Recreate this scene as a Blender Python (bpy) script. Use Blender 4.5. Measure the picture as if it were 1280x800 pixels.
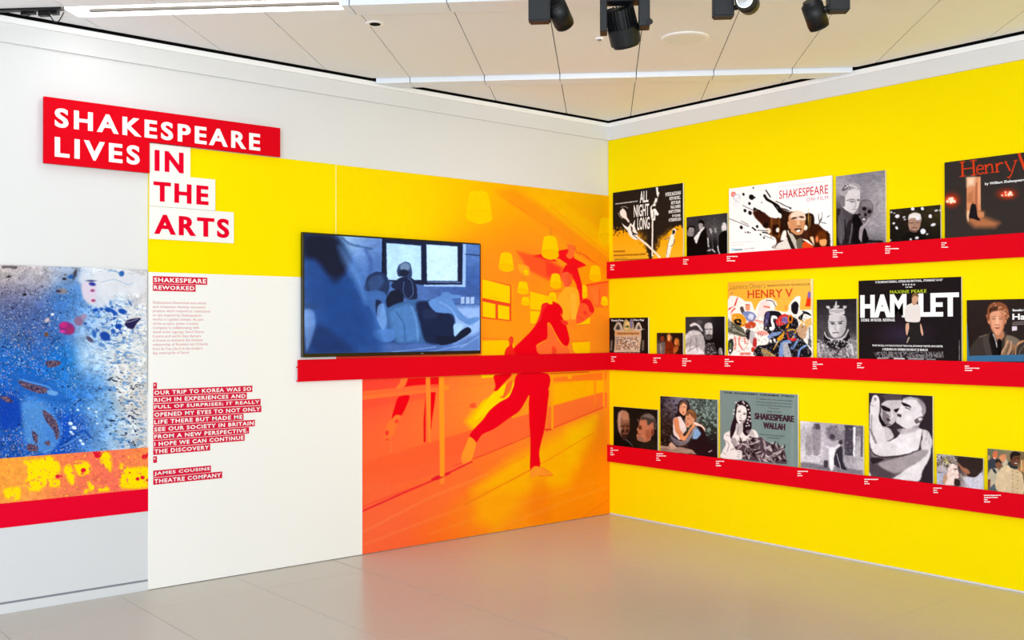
import bpy, bmesh, math
import numpy as np

# ------------------------------------------------------------------ scene reset
for o in list(bpy.data.objects): bpy.data.objects.remove(o)
scn = bpy.context.scene
COL = scn.collection

# ------------------------------------------------------------------ camera
YAW, PIT, ROL = [math.radians(a) for a in (50.0623, 0.44404, -0.0929)]
FPX = 1291.07
CAM = np.array([-6.2862, -6.2225, 1.5828])
FW = np.array([math.cos(YAW)*math.cos(PIT), math.sin(YAW)*math.cos(PIT), math.sin(PIT)])
RT = np.array([math.sin(YAW), -math.cos(YAW), 0.0]); UP = np.cross(RT, FW)
RT, UP = math.cos(ROL)*RT+math.sin(ROL)*UP, -math.sin(ROL)*RT+math.cos(ROL)*UP
cd = bpy.data.cameras.new('camera'); cam = bpy.data.objects.new('camera', cd); COL.objects.link(cam)
from mathutils import Matrix, Vector
m4 = Matrix.Identity(4)
for i in range(3):
    m4[i][0] = RT[i]; m4[i][1] = UP[i]; m4[i][2] = -FW[i]; m4[i][3] = CAM[i]
cam.matrix_world = m4
cd.sensor_width = 36; cd.sensor_fit = 'HORIZONTAL'; cd.lens = FPX/1280*36; cd.clip_start = 0.05
scn.camera = cam

# ------------------------------------------------------------------ world, exposure, big lights
w = bpy.data.worlds.new('world'); scn.world = w; w.use_nodes = True
w.node_tree.nodes['Background'].inputs[0].default_value = (0.87, 0.95, 1.08, 1)
w.node_tree.nodes['Background'].inputs[1].default_value = WORLD_STRENGTH = 1.4
scn.view_settings.view_transform = 'Standard'; scn.view_settings.look = 'None'
scn.view_settings.gamma = 1; scn.view_settings.exposure = -0.06
scn.view_settings.use_curve_mapping = False
def area(name, loc, target, sx, sy, power, color=(1, 1, 1)):
    l = bpy.data.lights.new(name, 'AREA'); l.shape = 'RECTANGLE'; l.size = sx; l.size_y = sy
    l.energy = power; l.color = color
    o = bpy.data.objects.new(name, l); COL.objects.link(o); o.location = loc
    o.rotation_euler = (Vector(target)-Vector(loc)).to_track_quat('-Z', 'Y').to_euler()
    return o
# broad fill lights added behind and beside the camera to brighten the walls
area('added_fill', (-8.2, -7.4, 3.2), (-1.2, 0.0, 1.2), 4.0, 1.6, 55, (.9, .96, 1))
area('added_fill', (-6.6, -8.8, 3.2), (0.0, -2.0, 1.2), 4.0, 1.6, 70, (.9, .96, 1))
# main fill, added unseen behind the viewer to even out walls and ceiling
area('added_rear_fill', (-8.9, -8.9, 1.5), (-1.0, -1.0, 2.6), 6.5, 2.6, 400, (.82, .91, 1))

# ------------------------------------------------------------------ maths helpers (photograph measurements -> places on real planes)
S2 = math.sqrt(2)
def ray(p): return FW + RT*(p[0]-640)/FPX - UP*(p[1]-400)/FPX
def onplane(p, k, v):
    d = ray(p); return CAM + d*(v-CAM[k])/d[k]
def ceiling_uv(p, z):
    P = onplane(p, 2, z); return (P[0]+P[1])/S2, (P[0]-P[1])/S2
def uv2xy(u, v): return ((u+v)/S2, (u-v)/S2)
def on_u(p, u):
    d = ray(p); t = (u*S2-CAM[0]-CAM[1])/(d[0]+d[1]); return CAM+d*t

# ------------------------------------------------------------------ colour + materials
def lin(c):
    c = np.asarray(c, float)
    return np.where(c <= .04045, c/12.92, ((c+.055)/1.055)**2.4)
def rgb(c):
    if isinstance(c, (int, float)): return np.array([c, c, c])/255.0
    if isinstance(c, str):
        c = c.lstrip('#'); c = c if len(c) == 6 else ''.join(k*2 for k in c); return np.array([int(c[i:i+2], 16) for i in (0, 2, 4)])/255.0
    return np.asarray(c, float)
def mat(name, col, rough=.5, spec=.3, metal=0, emit=0, noise=None, bump=None):
    m = bpy.data.materials.new(name); m.use_nodes = True; nt = m.node_tree; b = nt.nodes['Principled BSDF']
    c = tuple(lin(rgb(col)))+(1,)
    b.inputs['Base Color'].default_value = c; b.inputs['Roughness'].default_value = rough
    b.inputs['Specular IOR Level'].default_value = spec; b.inputs['Metallic'].default_value = metal
    if emit:
        b.inputs['Emission Color'].default_value = c; b.inputs['Emission Strength'].default_value = emit
    if noise:
        sc, amt = noise
        tc = nt.nodes.new('ShaderNodeTexCoord'); n = nt.nodes.new('ShaderNodeTexNoise'); n.inputs['Scale'].default_value = sc
        n.inputs['Detail'].default_value = 5
        r = nt.nodes.new('ShaderNodeMix'); r.data_type = 'RGBA'
        r.inputs[6].default_value = tuple(x*(1-amt) for x in c[:3])+(1,); r.inputs[7].default_value = tuple(min(1, x*(1+amt)) for x in c[:3])+(1,)
        nt.links.new(tc.outputs['Object'], n.inputs['Vector']); nt.links.new(n.outputs['Fac'], r.inputs[0]); nt.links.new(r.outputs[2], b.inputs['Base Color'])
        if bump:
            bp = nt.nodes.new('ShaderNodeBump'); bp.inputs['Strength'].default_value = bump; bp.inputs['Distance'].default_value = .002
            nt.links.new(n.outputs['Fac'], bp.inputs['Height']); nt.links.new(bp.outputs[0], b.inputs['Normal'])
    return m
def mat_print(name, emit=0, rough=.45):
    m = bpy.data.materials.new(name); m.use_nodes = True; nt = m.node_tree; b = nt.nodes['Principled BSDF']
    a = nt.nodes.new('ShaderNodeAttribute'); a.attribute_name = 'ink'
    nt.links.new(a.outputs['Color'], b.inputs['Base Color']); b.inputs['Roughness'].default_value = rough
    b.inputs['Specular IOR Level'].default_value = .04
    if emit:
        b.inputs['Base Color'].default_value = (0.01, .01, .012, 1); nt.links.remove(b.inputs['Base Color'].links[0])
        nt.links.new(a.outputs['Color'], b.inputs['Emission Color']); b.inputs['Emission Strength'].default_value = emit
        b.inputs['Roughness'].default_value = .15
    return m
M = dict(
    white=mat('wall_white_paint', 229, .55, .2, noise=(3, .012)),
    wallgrey=mat('wall_pale_grey_paint', '#d9dbdf', .5, .2, noise=(3, .012)),
    board_white=mat('white_vinyl', '#f6f5f2', .45, .25),
    trim=mat('trim_white', 254, .4, .3),
    yellow=mat('yellow_vinyl', '#ffe500', .7, .03),
    red=mat('red_lacquer', '#e00019', .6, .06),
    redtext=mat('red_ink', '#e8002a', .6, .05),
    redstrip=mat('crimson_vinyl', '#d60a3c', .5, .2),
    pinktext=mat('pale_red_ink', '#d98a93', .6, .2),
    white_ink=mat('white_ink', 250, .5, .2),
    void=mat('dark_void', 12, .9, .1),
    ceil=mat('ceiling_panel_paint', '#f8fafc', .6, .2, noise=(2, .01)),
    channel=mat('channel_white_blue', '#eef3fb', .35, .4),
    tile=mat('floor_stone', '#c5bfb5', .27, .5, noise=(230, .15), bump=.05),
    grout=mat('floor_joint', '#5a544c', .8, .1),
    black=mat('black_metal', '#101011', .45, .3),
    blackg=mat('black_box_metal', '#1d1e20', .5, .3),
    bezel=mat('black_bezel', 10, .25, .5),
    edge=mat('board_edge_foam', '#e8e4da', .6, .2),
    lamp=mat('lamp_diffuser', 255, .5, .2, emit=3.5),
    lens=mat('spot_lens', '#fffaf0', .2, .5, emit=1.2),
    chrome=mat('chrome_reflector', 225, .12, .6, metal=1),
    greybar=mat('grey_fin', '#6e675f', .5, .3),
    slot=mat('groove_grey', '#8e8f99', .6, .2),
    prt=mat_print('printed_paper'), scr=mat_print('lit_screen', emit=1.2))

# ------------------------------------------------------------------ object helpers
def empty(name, loc=(0, 0, 0)):
    o = bpy.data.objects.new(name, None); COL.objects.link(o); o.location = loc; return o
def tag(o, label=None, cat=None, group=None, kind=None):
    if label: o['label'] = label
    if cat: o['category'] = cat
    if group: o['group'] = group
    if kind: o['kind'] = kind
    return o
def link(name, me, parent=None, m=None):
    o = bpy.data.objects.new(name, me); COL.objects.link(o)
    if m is not None: me.materials.append(m)
    if parent is not None:
        o.parent = parent
        o.matrix_parent_inverse = Matrix.Translation(parent_loc(parent)).inverted()
    return o
def parent_loc(p): return Vector(p.location) if p.type == 'EMPTY' else Vector((0, 0, 0))
def bx(bm, x0, x1, y0, y1, z0, z1, bev=0):
    r = bmesh.ops.create_cube(bm, size=1)
    for v in r['verts']:
        v.co = Vector(((x0+x1)/2+v.co.x*abs(x1-x0), (y0+y1)/2+v.co.y*abs(y1-y0), (z0+z1)/2+v.co.z*abs(z1-z0)))
    if bev:
        es = list({e for v in r['verts'] for e in v.link_edges})
        bmesh.ops.bevel(bm, geom=es, offset=bev, segments=2, affect='EDGES', profile=.5)
def mesh(name, bm, m, parent=None, smooth=False):
    me = bpy.data.meshes.new(name); bm.normal_update(); bm.to_mesh(me); bm.free()
    if smooth:
        for p in me.polygons: p.use_smooth = True
    return link(name, me, parent, m)
def box(name, m, parent, *a, bev=0):
    bm = bmesh.new(); bx(bm, *a, bev=bev); return mesh(name, bm, m, parent)
def cyl(bm, a, b, r0, r1=None, seg=28, caps=True):
    a = Vector(a); b = Vector(b); d = b-a
    r = bmesh.ops.create_cone(bm, cap_ends=caps, segments=seg, radius1=r0, radius2=r0 if r1 is None else r1, depth=d.length)
    q = d.to_track_quat('Z', 'Y').to_matrix().to_4x4()
    bmesh.ops.transform(bm, matrix=Matrix.Translation((a+b)/2) @ q, verts=r['verts'])
def tube(name, pts, r, m, parent=None):
    c = bpy.data.curves.new(name, 'CURVE'); c.dimensions = '3D'; c.bevel_depth = r; c.bevel_resolution = 3
    s = c.splines.new('POLY'); s.points.add(len(pts)-1)
    for i, p in enumerate(pts): s.points[i].co = (*p, 1)
    o = bpy.data.objects.new(name, c); dg = bpy.context.evaluated_depsgraph_get()
    COL.objects.link(o); dg.update(); me = bpy.data.meshes.new_from_object(o.evaluated_get(dg)); bpy.data.objects.remove(o)
    me.materials.clear(); me.name = name
    return link(name, me, parent, m)

# ------------------------------------------------------------------ lettering: built-in font curve turned into a mesh fitted to a box on a wall
def text_mesh(body, bold=0.0, space=1.0, res=3):
    c = bpy.data.curves.new('t', 'FONT'); c.body = body; c.offset = bold; c.space_character = space; c.resolution_u = res
    o = bpy.data.objects.new('t', c); COL.objects.link(o)
    dg = bpy.context.evaluated_depsgraph_get(); dg.update()
    me = bpy.data.meshes.new_from_object(o.evaluated_get(dg)); bpy.data.objects.remove(o)
    n = len(me.vertices); co = np.empty(n*3); me.vertices.foreach_get('co', co); co = co.reshape(-1, 3)
    polys = [tuple(p.vertices) for p in me.polygons]
    bpy.data.meshes.remove(me); return co, polys
def fit(co, a0, a1, b0, b1):
    lo = co.min(0); hi = co.max(0)
    return a0+(co[:, 0]-lo[0])/(hi[0]-lo[0])*(a1-a0), b0+(co[:, 1]-lo[1])/(hi[1]-lo[1])*(b1-b0)
def wallpts(side, off, a, b):
    z = np.zeros_like(a)
    return np.stack([a, z-off, b], 1) if side == 'L' else np.stack([z-off, a, b], 1)
def fr(ox, oy, s): return lambda x, y: (ox+x/s, oy+y/s)
def components(n, polys):
    p = list(range(n))
    def f(i):
        while p[i] != i: p[i] = p[p[i]]; i = p[i]
        return i
    for q in polys:
        for k in q[1:]: p[f(k)] = f(q[0])
    g = {}
    for q in polys: g.setdefault(f(q[0]), []).append(q)
    return list(g.values())
def lettering(name, items, side, off, m, parent, bold=.02, space=1.0, res=3, double=0, split=False):
    """items: (body, x0, ytop, ybottom at x0, x1) in photograph pixels, measured at the left end; one object per line,
    or one per letter where the letters stand large in the picture (split)"""
    k = 1 if side == 'L' else 0
    for body, x0, y0, y1, x1 in items:
        co, polys = text_mesh(body, bold, space, res)
        p0 = onplane((x0, y0), k, -off); p1 = onplane((x0, y1), k, -off); q = onplane((x1, y1), k, -off)
        h = 0 if side == 'L' else 1
        a, b = fit(co, p0[h], q[h], p1[2], p0[2])
        for grp in (components(len(co), polys) if split else [polys]):
            V = []; F = []; idx = sorted({i for p in grp for i in p}); mp = {v: i for i, v in enumerate(idx)}
            for sh in ([0] if not double else [-double, double]):
                n = len(V); aa = a[idx] + sh*(p0[2]-p1[2])*(1 if side == 'L' else -1)
                V += wallpts(side, off + (1e-4 if sh > 0 else 0), aa, b[idx]).tolist()
                F += [tuple(mp[i]+n for i in p) for p in grp]
            me = bpy.data.meshes.new('letter' if split else name); me.from_pydata(V, [], F)
            o = link('letter' if split else name, me, parent, m)
    return o
def quad(name, side, off, x0, x1, z0, z1, m, parent, th=.0012):
    return box(name, m, parent, *((x0, x1, -off-th, -off, z0, z1) if side == 'L' else (-off-th, -off, x0, x1, z0, z1)))

# ------------------------------------------------------------------ print painter: a picture is a dense grid of inked points on its board
def vnoise(x, y, seed):
    rs = np.random.RandomState(seed); T = rs.rand(256, 256)
    xi = np.floor(x).astype(int); yi = np.floor(y).astype(int); fx = x-xi; fy = y-yi
    fx = fx*fx*(3-2*fx); fy = fy*fy*(3-2*fy)
    g = lambda i, j: T[i & 255, j & 255]
    return (g(xi, yi)*(1-fx)+g(xi+1, yi)*fx)*(1-fy)+(g(xi, yi+1)*(1-fx)+g(xi+1, yi+1)*fx)*fy
def fbm(x, y, seed, octv=4):
    r = 0; a = .5
    for k in range(octv):
        r = r+a*vnoise(x, y, seed+k); x = x*2.03+7.1; y = y*2.03+3.7; a *= .5
    return r/(1-.5**octv)
def pts(s): return np.array([[float(c) for c in p.split(',')] for p in s.split()])
class Ink:
    def __init__(c, X, Y, base): c.X = X; c.Y = Y; c.C = np.tile(rgb(base), (len(X), 1)); c.fr(0, 0, 1)
    def fr(c, ox, oy, s): c.x = (c.X-ox)*s; c.y = (c.Y-oy)*s; c.s = s; return c
    def put(c, a, col):
        a = a[:, None]; c.C = c.C*(1-a)+rgb(col)*a if not isinstance(col, np.ndarray) or col.ndim == 1 else c.C*(1-a)+col*a
        return c
    def G(c, sig, s):
        W = 0; A = 0
        for t in s.split():
            x, y, h = t.split(','); k = np.exp(-((c.x-float(x))**2+(c.y-float(y))**2)/(2*sig*sig))+1e-9/(1+(c.x-float(x))**2+(c.y-float(y))**2)
            W = W+k; A = A+k[:, None]*rgb(h)
        c.C = A/W[:, None]; return c
    def seg(c, p, closed, x, y):
        d = np.full(len(x), 1e9); ins = np.zeros(len(x), bool); n = len(p)
        for i in range(n if closed else n-1):
            ax, ay = p[i]; b_x, b_y = p[(i+1) % n]; ex = b_x-ax; ey = b_y-ay; L = ex*ex+ey*ey+1e-9
            t = np.clip(((x-ax)*ex+(y-ay)*ey)/L, 0, 1)
            d = np.minimum(d, (x-ax-t*ex)**2+(y-ay-t*ey)**2)
            if closed and ay != b_y:
                cr = ((ay > y) != (b_y > y)) & (x < ex*(y-ay)/(b_y-ay)+ax); ins ^= cr
        return np.sqrt(d), ins
    def smooth(c, p, closed, it=2):
        # Catmull-Rom through the given points
        n = len(p); q = []; m = 4 if it else 1
        if n < 3 or not it: return p
        for i in range(n if closed else n-1):
            p0, p1, p2, p3 = (p[(i-1) % n], p[i], p[(i+1) % n], p[(i+2) % n]) if closed else (p[max(i-1, 0)], p[i], p[i+1], p[min(i+2, n-1)])
            for k in range(m):
                t = k/m; cr = .5*(2*p1+(p2-p0)*t+(2*p0-5*p1+4*p2-p3)*t*t+(-p0+3*p1-3*p2+p3)*t**3); q.append(cr*.8+(p1+(p2-p1)*t)*.2)
        if not closed: q.append(p[-1])
        return np.array(q)
    def P(c, s, col, bl=None, a=1, sm=1, msk=None):
        bl = c.s*.9 if bl is None else bl; p = pts(s)
        if sm: p = c.smooth(p, True, sm)
        k = (c.x > p[:, 0].min()-bl) & (c.x < p[:, 0].max()+bl) & (c.y > p[:, 1].min()-bl) & (c.y < p[:, 1].max()+bl)
        if not k.any(): return c
        d, ins = c.seg(p, True, c.x[k], c.y[k]); sd = np.where(ins, -d, d)
        m = np.zeros(len(c.x)); m[k] = np.clip(.5-sd/bl, 0, 1)*a
        if msk is not None: m = m*msk
        return c.put(m, col)
    def L(c, s, wd, col, bl=None, a=1, sm=1):
        bl = c.s*.8 if bl is None else bl; p = pts(s)
        if sm and len(p) > 2: p = c.smooth(p, False, sm)
        R = wd/2+bl
        k = (c.x > p[:, 0].min()-R) & (c.x < p[:, 0].max()+R) & (c.y > p[:, 1].min()-R) & (c.y < p[:, 1].max()+R)
        if not k.any(): return c
        d, _ = c.seg(p, False, c.x[k], c.y[k]); m = np.zeros(len(c.x)); m[k] = np.clip(.5-(d-wd/2)/bl, 0, 1)*a
        return c.put(m, col)
    def E(c, cx, cy, rx, ry, col, bl=None, rot=0, a=1):
        bl = c.s*.9 if bl is None else bl; t = math.radians(rot)
        dx = c.x-cx; dy = c.y-cy; u = dx*math.cos(t)+dy*math.sin(t); v = -dx*math.sin(t)+dy*math.cos(t)
        r = np.sqrt((u/rx)**2+(v/ry)**2); sd = (r-1)*min(rx, ry)
        return c.put(np.clip(.5-sd/bl, 0, 1)*a, col)
    def n(c, sc, seed, octv=4, sx=1, sy=1): return fbm(c.x/sc*sx+50, c.y/sc*sy+50, seed, octv)
    def tex(c, sc, seed, amp, sx=1, sy=1):
        c.C = np.clip(c.C*(1+amp*(c.n(sc, seed, 3, sx, sy)[:, None]-.5)*2), 0, 1); return c
    def th(c, nz, t, w=.05): return np.clip((nz-t)/w, 0, 1)
def grid_print(name, side, off, a0, a1, z0, z1, paint, parent, m, dens=1.35, base='#808080', warp=0, grain=0):
    # density follows how large the print stands in the picture; colours are fixed to the surface
    ca = np.array([a0, a1]); zz = np.array([z0, z1])
    P = wallpts(side, off, np.array([a0, a1, a0]), np.array([z1, z1, z0])); pp = project(P)
    W = abs(pp[1, 0]-pp[0, 0]); Hh = abs(pp[2, 1]-pp[0, 1])
    nx = max(8, int(W*dens)); ny = max(8, int(Hh*dens))
    A, Z = np.meshgrid(np.linspace(a0, a1, nx+1), np.linspace(z1, z0, ny+1))
    P = wallpts(side, off, A.ravel(), Z.ravel()); q = project(P)
    c = Ink(q[:, 0], q[:, 1], base)
    if warp:   # hand-painted edges: bend the drawing a little so outlines are irregular
        wx = fbm(q[:, 0]/3.1, q[:, 1]/3.1, 7, 2)-.5; wy = fbm(q[:, 0]/3.1+40, q[:, 1]/3.1, 8, 2)-.5
        c.X = q[:, 0]+wx*warp; c.Y = q[:, 1]+wy*warp
    paint(c)
    if grain:
        c.fr(0, 0, 1); L = c.C.mean(1); k = (1+grain*(c.n(9, 301, 3)-.5)*2.2+grain*(c.n(2.6, 303, 2)-.5)*1.8)[:, None]
        c.C = np.clip((c.C*k-.5)*1.06+.5, 0, 1)
    C = np.clip(c.C, 0, 1)
    me = bpy.data.meshes.new(name); nv = len(P); me.vertices.add(nv); me.vertices.foreach_set('co', P.ravel())
    i = np.arange(ny)[:, None]*(nx+1)+np.arange(nx)[None, :]
    f = np.stack([i, i+nx+1, i+nx+2, i+1], -1).reshape(-1, 4)
    me.loops.add(f.size); me.loops.foreach_set('vertex_index', f.ravel().astype(np.int32))
    me.polygons.add(len(f)); me.polygons.foreach_set('loop_start', np.arange(0, f.size, 4, dtype=np.int32))
    me.update(calc_edges=True)
    at = me.color_attributes.new('ink', 'FLOAT_COLOR', 'POINT')
    at.data.foreach_set('color', np.concatenate([lin(C), np.ones((nv, 1))], 1).ravel().astype(np.float32))
    return link(name, me, parent, m)
def project(P):
    d = P-CAM; z = d@FW; return np.stack([640+FPX*(d@RT)/z, 400-FPX*(d@UP)/z], 1)

# ================================================================== STRUCTURE
ZC = 3.34          # underside of the ceiling panels
EXT = -9.9
# ---- floor: stone tiles with recessed joints
fl = tag(box('floor', M['grout'], None, EXT, .3, EXT, .3, -.08, -.012), kind='structure')
XJ = -2.69; YJ = -1.83; tw = .724; tl = 1.40
tile_me = {}
xs = sorted([XJ+k*tw for k in range(-9, 4)]+[0.0]); ys = sorted([YJ+k*tl for k in range(-5, 2)]+[0.0])
for i in range(len(xs)-1):
    for j in range(len(ys)-1):
        xa, xb, ya, yb = xs[i], xs[i+1], ys[j], ys[j+1]
        ga = .0035 if abs(xa-XJ) < .01 else .0012; gb = .0035 if abs(xb-XJ) < .01 else .0012
        key = (round(xb-xa, 3), round(yb-ya, 3), ga, gb)
        if key not in tile_me:
            bm = bmesh.new(); bx(bm, ga, xb-xa-gb, .001, yb-ya-.001, -.012, 0, bev=.0008)
            me = bpy.data.meshes.new('floor_tile'); bm.to_mesh(me); bm.free(); me.materials.append(M['tile']); tile_me[key] = me
        o = bpy.data.objects.new('floor_tile', tile_me[key]); COL.objects.link(o); o.location = (xa, ya, 0); o.parent = fl

# ---- walls
wl = tag(box('wall_left', M['white'], None, EXT, .3, .004, .2, 0, 3.5), kind='structure')
wr = tag(box('wall_right', M['white'], None, 0, .2, EXT, 0, 0, 3.5), kind='structure')
tag(box('trim_3', M['white'], None, EXT, -.0, -.012, 0, 3.18, 3.288), kind='structure')
tag(box('trim_4', M['white'], None, -.012, 0, EXT, -.012, 3.18, 3.288), kind='structure')
box('painted_gap_shade', M['void'], wl, EXT, 0, -.002, .005, 3.324, 3.44)  # near-black strip on the wall: shade of the ceiling gap put in as colour
box('painted_gap_shade', M['void'], wr, -.004, 0, EXT, -.004, 3.324, 3.44)  # same painted shade along the right wall
box('paint_field', M['yellow'], wr, -.003, 0, EXT, -.001, .012, 3.178)
tl_ = tag(box('trim_1', M['trim'], None, EXT, 0, -.03, 0, 3.288, 3.323, bev=.003), kind='structure')
tr_ = tag(box('trim_2', M['trim'], None, -.03, 0, EXT, -.03, 3.288, 3.323, bev=.003), kind='structure')
# pale grey movable wall leaf on the left with a floor groove
GX = -3.958
bm = bmesh.new(); bx(bm, EXT, GX, -.006, 0, .066, 1.2); tag(mesh('wall_leaf', bm, M['wallgrey']), kind='structure')
box('groove', M['slot'], wl, EXT, GX, 0, .005, .054, .064)
tag(box('baseboard_left', M['wallgrey'], None, EXT, GX, -.010, 0, 0, .054, bev=.002), kind='structure')

# ---- ceiling: diagonal panels clipped to the room, dark void above the joints
ce = tag(box('ceiling', M['void'], None, EXT, .3, EXT, .3, ZC+.10, ZC+.16), kind='structure')
def ceil_panel(u0, u1, v0, v1, m, name='ceiling_panel', z=ZC, gap=.038, g=.0028, th=.012, parent=ce):
    bm = bmesh.new()
    c = [uv2xy(u, v) for u, v in ((u0+g, v0+g), (u1-g, v0+g), (u1-g, v1-g), (u0+g, v1-g))]
    f = bm.faces.new([bm.verts.new((x, y, z)) for x, y in c])
    for ax in (0, 1):
        co = [0, 0, 0]; co[ax] = -gap; no = [0, 0, 0]; no[ax] = 1
        bmesh.ops.bisect_plane(bm, geom=bm.verts[:]+bm.edges[:]+bm.faces[:], plane_co=co, plane_no=no, clear_outer=True)
        co[ax] = EXT
        bmesh.ops.bisect_plane(bm, geom=bm.verts[:]+bm.edges[:]+bm.faces[:], plane_co=co, plane_no=no, clear_inner=True)
    if not bm.faces: bm.free(); return None
    r = bmesh.ops.extrude_face_region(bm, geom=bm.faces[:])
    bmesh.ops.translate(bm, vec=(0, 0, th), verts=[v for v in r['geom'] if isinstance(v, bmesh.types.BMVert)])
    bmesh.ops.recalc_face_normals(bm, faces=bm.faces[:])
    return mesh(name, bm, m, parent)
V0 = -.342; DV = .5257
chan = [(-1.712, -1.548)]+[(-3.452-1.74*k, -3.268-1.74*k) for k in range(5)]
vj = [V0+DV*k for k in range(-12, 14)]
LAMP_V = (-2.99, -1.44)
fields = [(-1.548, -.02)]+[(chan[i+1][1], chan[i][0]) for i in range(len(chan)-1)]
for (a, b) in fields:
    for i in range(len(vj)-1): ceil_panel(a, b, vj[i], vj[i+1], M['ceil'])
for ci, (a, b) in enumerate(chan):
    for i in range(len(vj)-1):
        v0, v1 = vj[i], vj[i+1]
        if ci == 1:
            if v1 > LAMP_V[0] and v0 < LAMP_V[1]:
                if v0 < LAMP_V[0]: v1 = LAMP_V[0]
                elif v1 > LAMP_V[1]: v0 = LAMP_V[1]
                else: continue
            if v1 <= LAMP_V[0]+.001: ceil_panel(a, b, v0, v1, M['ceil']); continue
        ceil_panel(a+.004, b, v0, v1, M['channel'], 'channel_cover', z=ZC-.034, gap=.05, th=.04)
# linear luminaire in the second channel with its fin
lu = (chan[1][0]+.002, chan[1][1]-.002)
def uvbox(bm, u0, u1, v0, v1, z0, z1):
    c = [uv2xy(*q) for q in ((u0, v0), (u1, v0), (u1, v1), (u0, v1))]
    vs = [bm.verts.new((x, y, z)) for z in (z0, z1) for x, y in c]
    for f in ((3, 2, 1, 0), (4, 5, 6, 7), (0, 1, 5, 4), (1, 2, 6, 5), (2, 3, 7, 6), (3, 0, 4, 7)): bm.faces.new([vs[i] for i in f])
    bmesh.ops.recalc_face_normals(bm, faces=bm.faces[:])
mx, my = uv2xy(sum(lu)/2, sum(LAMP_V)/2)
ll = tag(empty('linear_light', (mx, my, ZC)), 'long bright white linear light recessed in the ceiling at top left', 'ceiling light')
bm = bmesh.new(); uvbox(bm, lu[0], lu[1], LAMP_V[0], LAMP_V[1], ZC+.012, ZC+.05); mesh('housing', bm, M['channel'], ll)
bm = bmesh.new(); uvbox(bm, lu[0]+.01, lu[1]-.01, LAMP_V[0]+.01, LAMP_V[1]-.01, ZC+.002, ZC+.012); mesh('diffuser', bm, M['lamp'], ll)
bm = bmesh.new(); uvbox(bm, -3.405, -3.385, -2.86, -1.46, ZC-.012, ZC+.002)
o = mesh('fin', bm, M['greybar'], ll); tag(o, 'grey brown metal fin along the lamp')
lt = bpy.data.lights.new('linear_glow', 'AREA'); lt.shape = 'RECTANGLE'; lt.size = 1.5; lt.size_y = .16; lt.energy = 1.5
lo = bpy.data.objects.new('linear_glow', lt); COL.objects.link(lo); lo.location = (mx, my, ZC-.02); lo.rotation_euler = (0, 0, math.radians(-45))
# dark track end with cable plug at far left
tk = tag(empty('light_track', (*uv2xy(-3.44, -3.4), ZC)), 'black light track end with a dangling looped cable at top left', 'track')
bm = bmesh.new(); uvbox(bm, -3.462, -3.425, -4.6, -2.99, ZC-.012, ZC+.015); mesh('rail', bm, M['black'], tk)
bm = bmesh.new()
for v0, v1, d in ((-3.14, -3.085, .035), (-3.07, -3.03, .028), (-3.24, -3.2, .026), (-3.2, -3.165, .022)): uvbox(bm, -3.43, -3.40, v0, v1, ZC-d, ZC-.002)
mesh('plug', bm, M['black'], tk)
cp = []
for i in range(17):
    t = i/16; x, y = uv2xy(-3.43, -3.075+.085*t); cp.append((x, y, ZC-.02-.055*math.sin(math.pi*min(1, t*.98+.02))))
tube('cable', cp, .003, M['black'], tk)

# ---- round ceiling fittings
def disc(name, lab, cat, u, v, r, parts):
    x, y = uv2xy(u, v); t = tag(empty(name, (x, y, ZC)), lab, cat)
    for nm, r0, r1, z0, z1, m in parts:
        bm = bmesh.new(); cyl(bm, (x, y, ZC-z0), (x, y, ZC-z1), r*r0, r*r1, 48); mesh(nm, bm, m, t)
disc('ceiling_speaker', 'large round flush white loudspeaker grille in the ceiling', 'speaker', -2.525, .452, .147,
     [('rim', 1, .97, -.001, .008, M['trim']), ('grille', .86, .84, .008, .010, M['channel'])])
disc('downlight', 'small white ring downlight with dark centre left of the spotlights', 'ceiling light', -3.0, -1.352, .056,
     [('trim_ring', 1, .92, -.001, .006, M['trim']), ('aperture', .58, .55, .006, .0075, M['void'])])
disc('smoke_detector', 'tiny white round detector in the ceiling beside the black yoke spotlight', 'detector', -2.567, -.065, .027,
     [('base', 1, .9, -.001, .008, M['trim']), ('sensor', .5, .4, .008, .014, M['slot'])])

# ---- spotlights hanging from a track in front of the frame's top
UT = -4.55
ZT = 3.12
trk = tag(empty('spotlight_track', (*uv2xy(UT, .3), ZT)), 'black suspended track that carries the black spotlights', 'track')
bm = bmesh.new(); uvbox(bm, UT-.018, UT+.018, -1.6, 2.4, ZT, ZT+.035); mesh('rail', bm, M['black'], trk)
for v in (-1.4, .4, 2.2):
    bm = bmesh.new(); x, y = uv2xy(UT, v); cyl(bm, (x, y, ZT+.03), (x, y, ZC+.02), .006, None, 12); mesh('rod', bm, M['black'], trk)
def W(px, py, du=0): return Vector(on_u((px, py), UT+du))
def dirv(r, u, f): return (Vector(RT)*r+Vector(UP)*u+Vector(FW)*f).normalized()
def adapter(t, x0, x1, yb, side=1):
    a = W(x0, yb); b = W(x1, yb); va = (a.x-a.y)/S2; vb = (b.x-b.y)/S2
    bm = bmesh.new(); uvbox(bm, UT-.03, UT+.03, va, vb, a.z, ZT)
    bmesh.ops.bevel(bm, geom=bm.edges[:], offset=.006, segments=2, affect='EDGES')
    mesh('driver_box', bm, M['blackg'], t); return a, b
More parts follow.
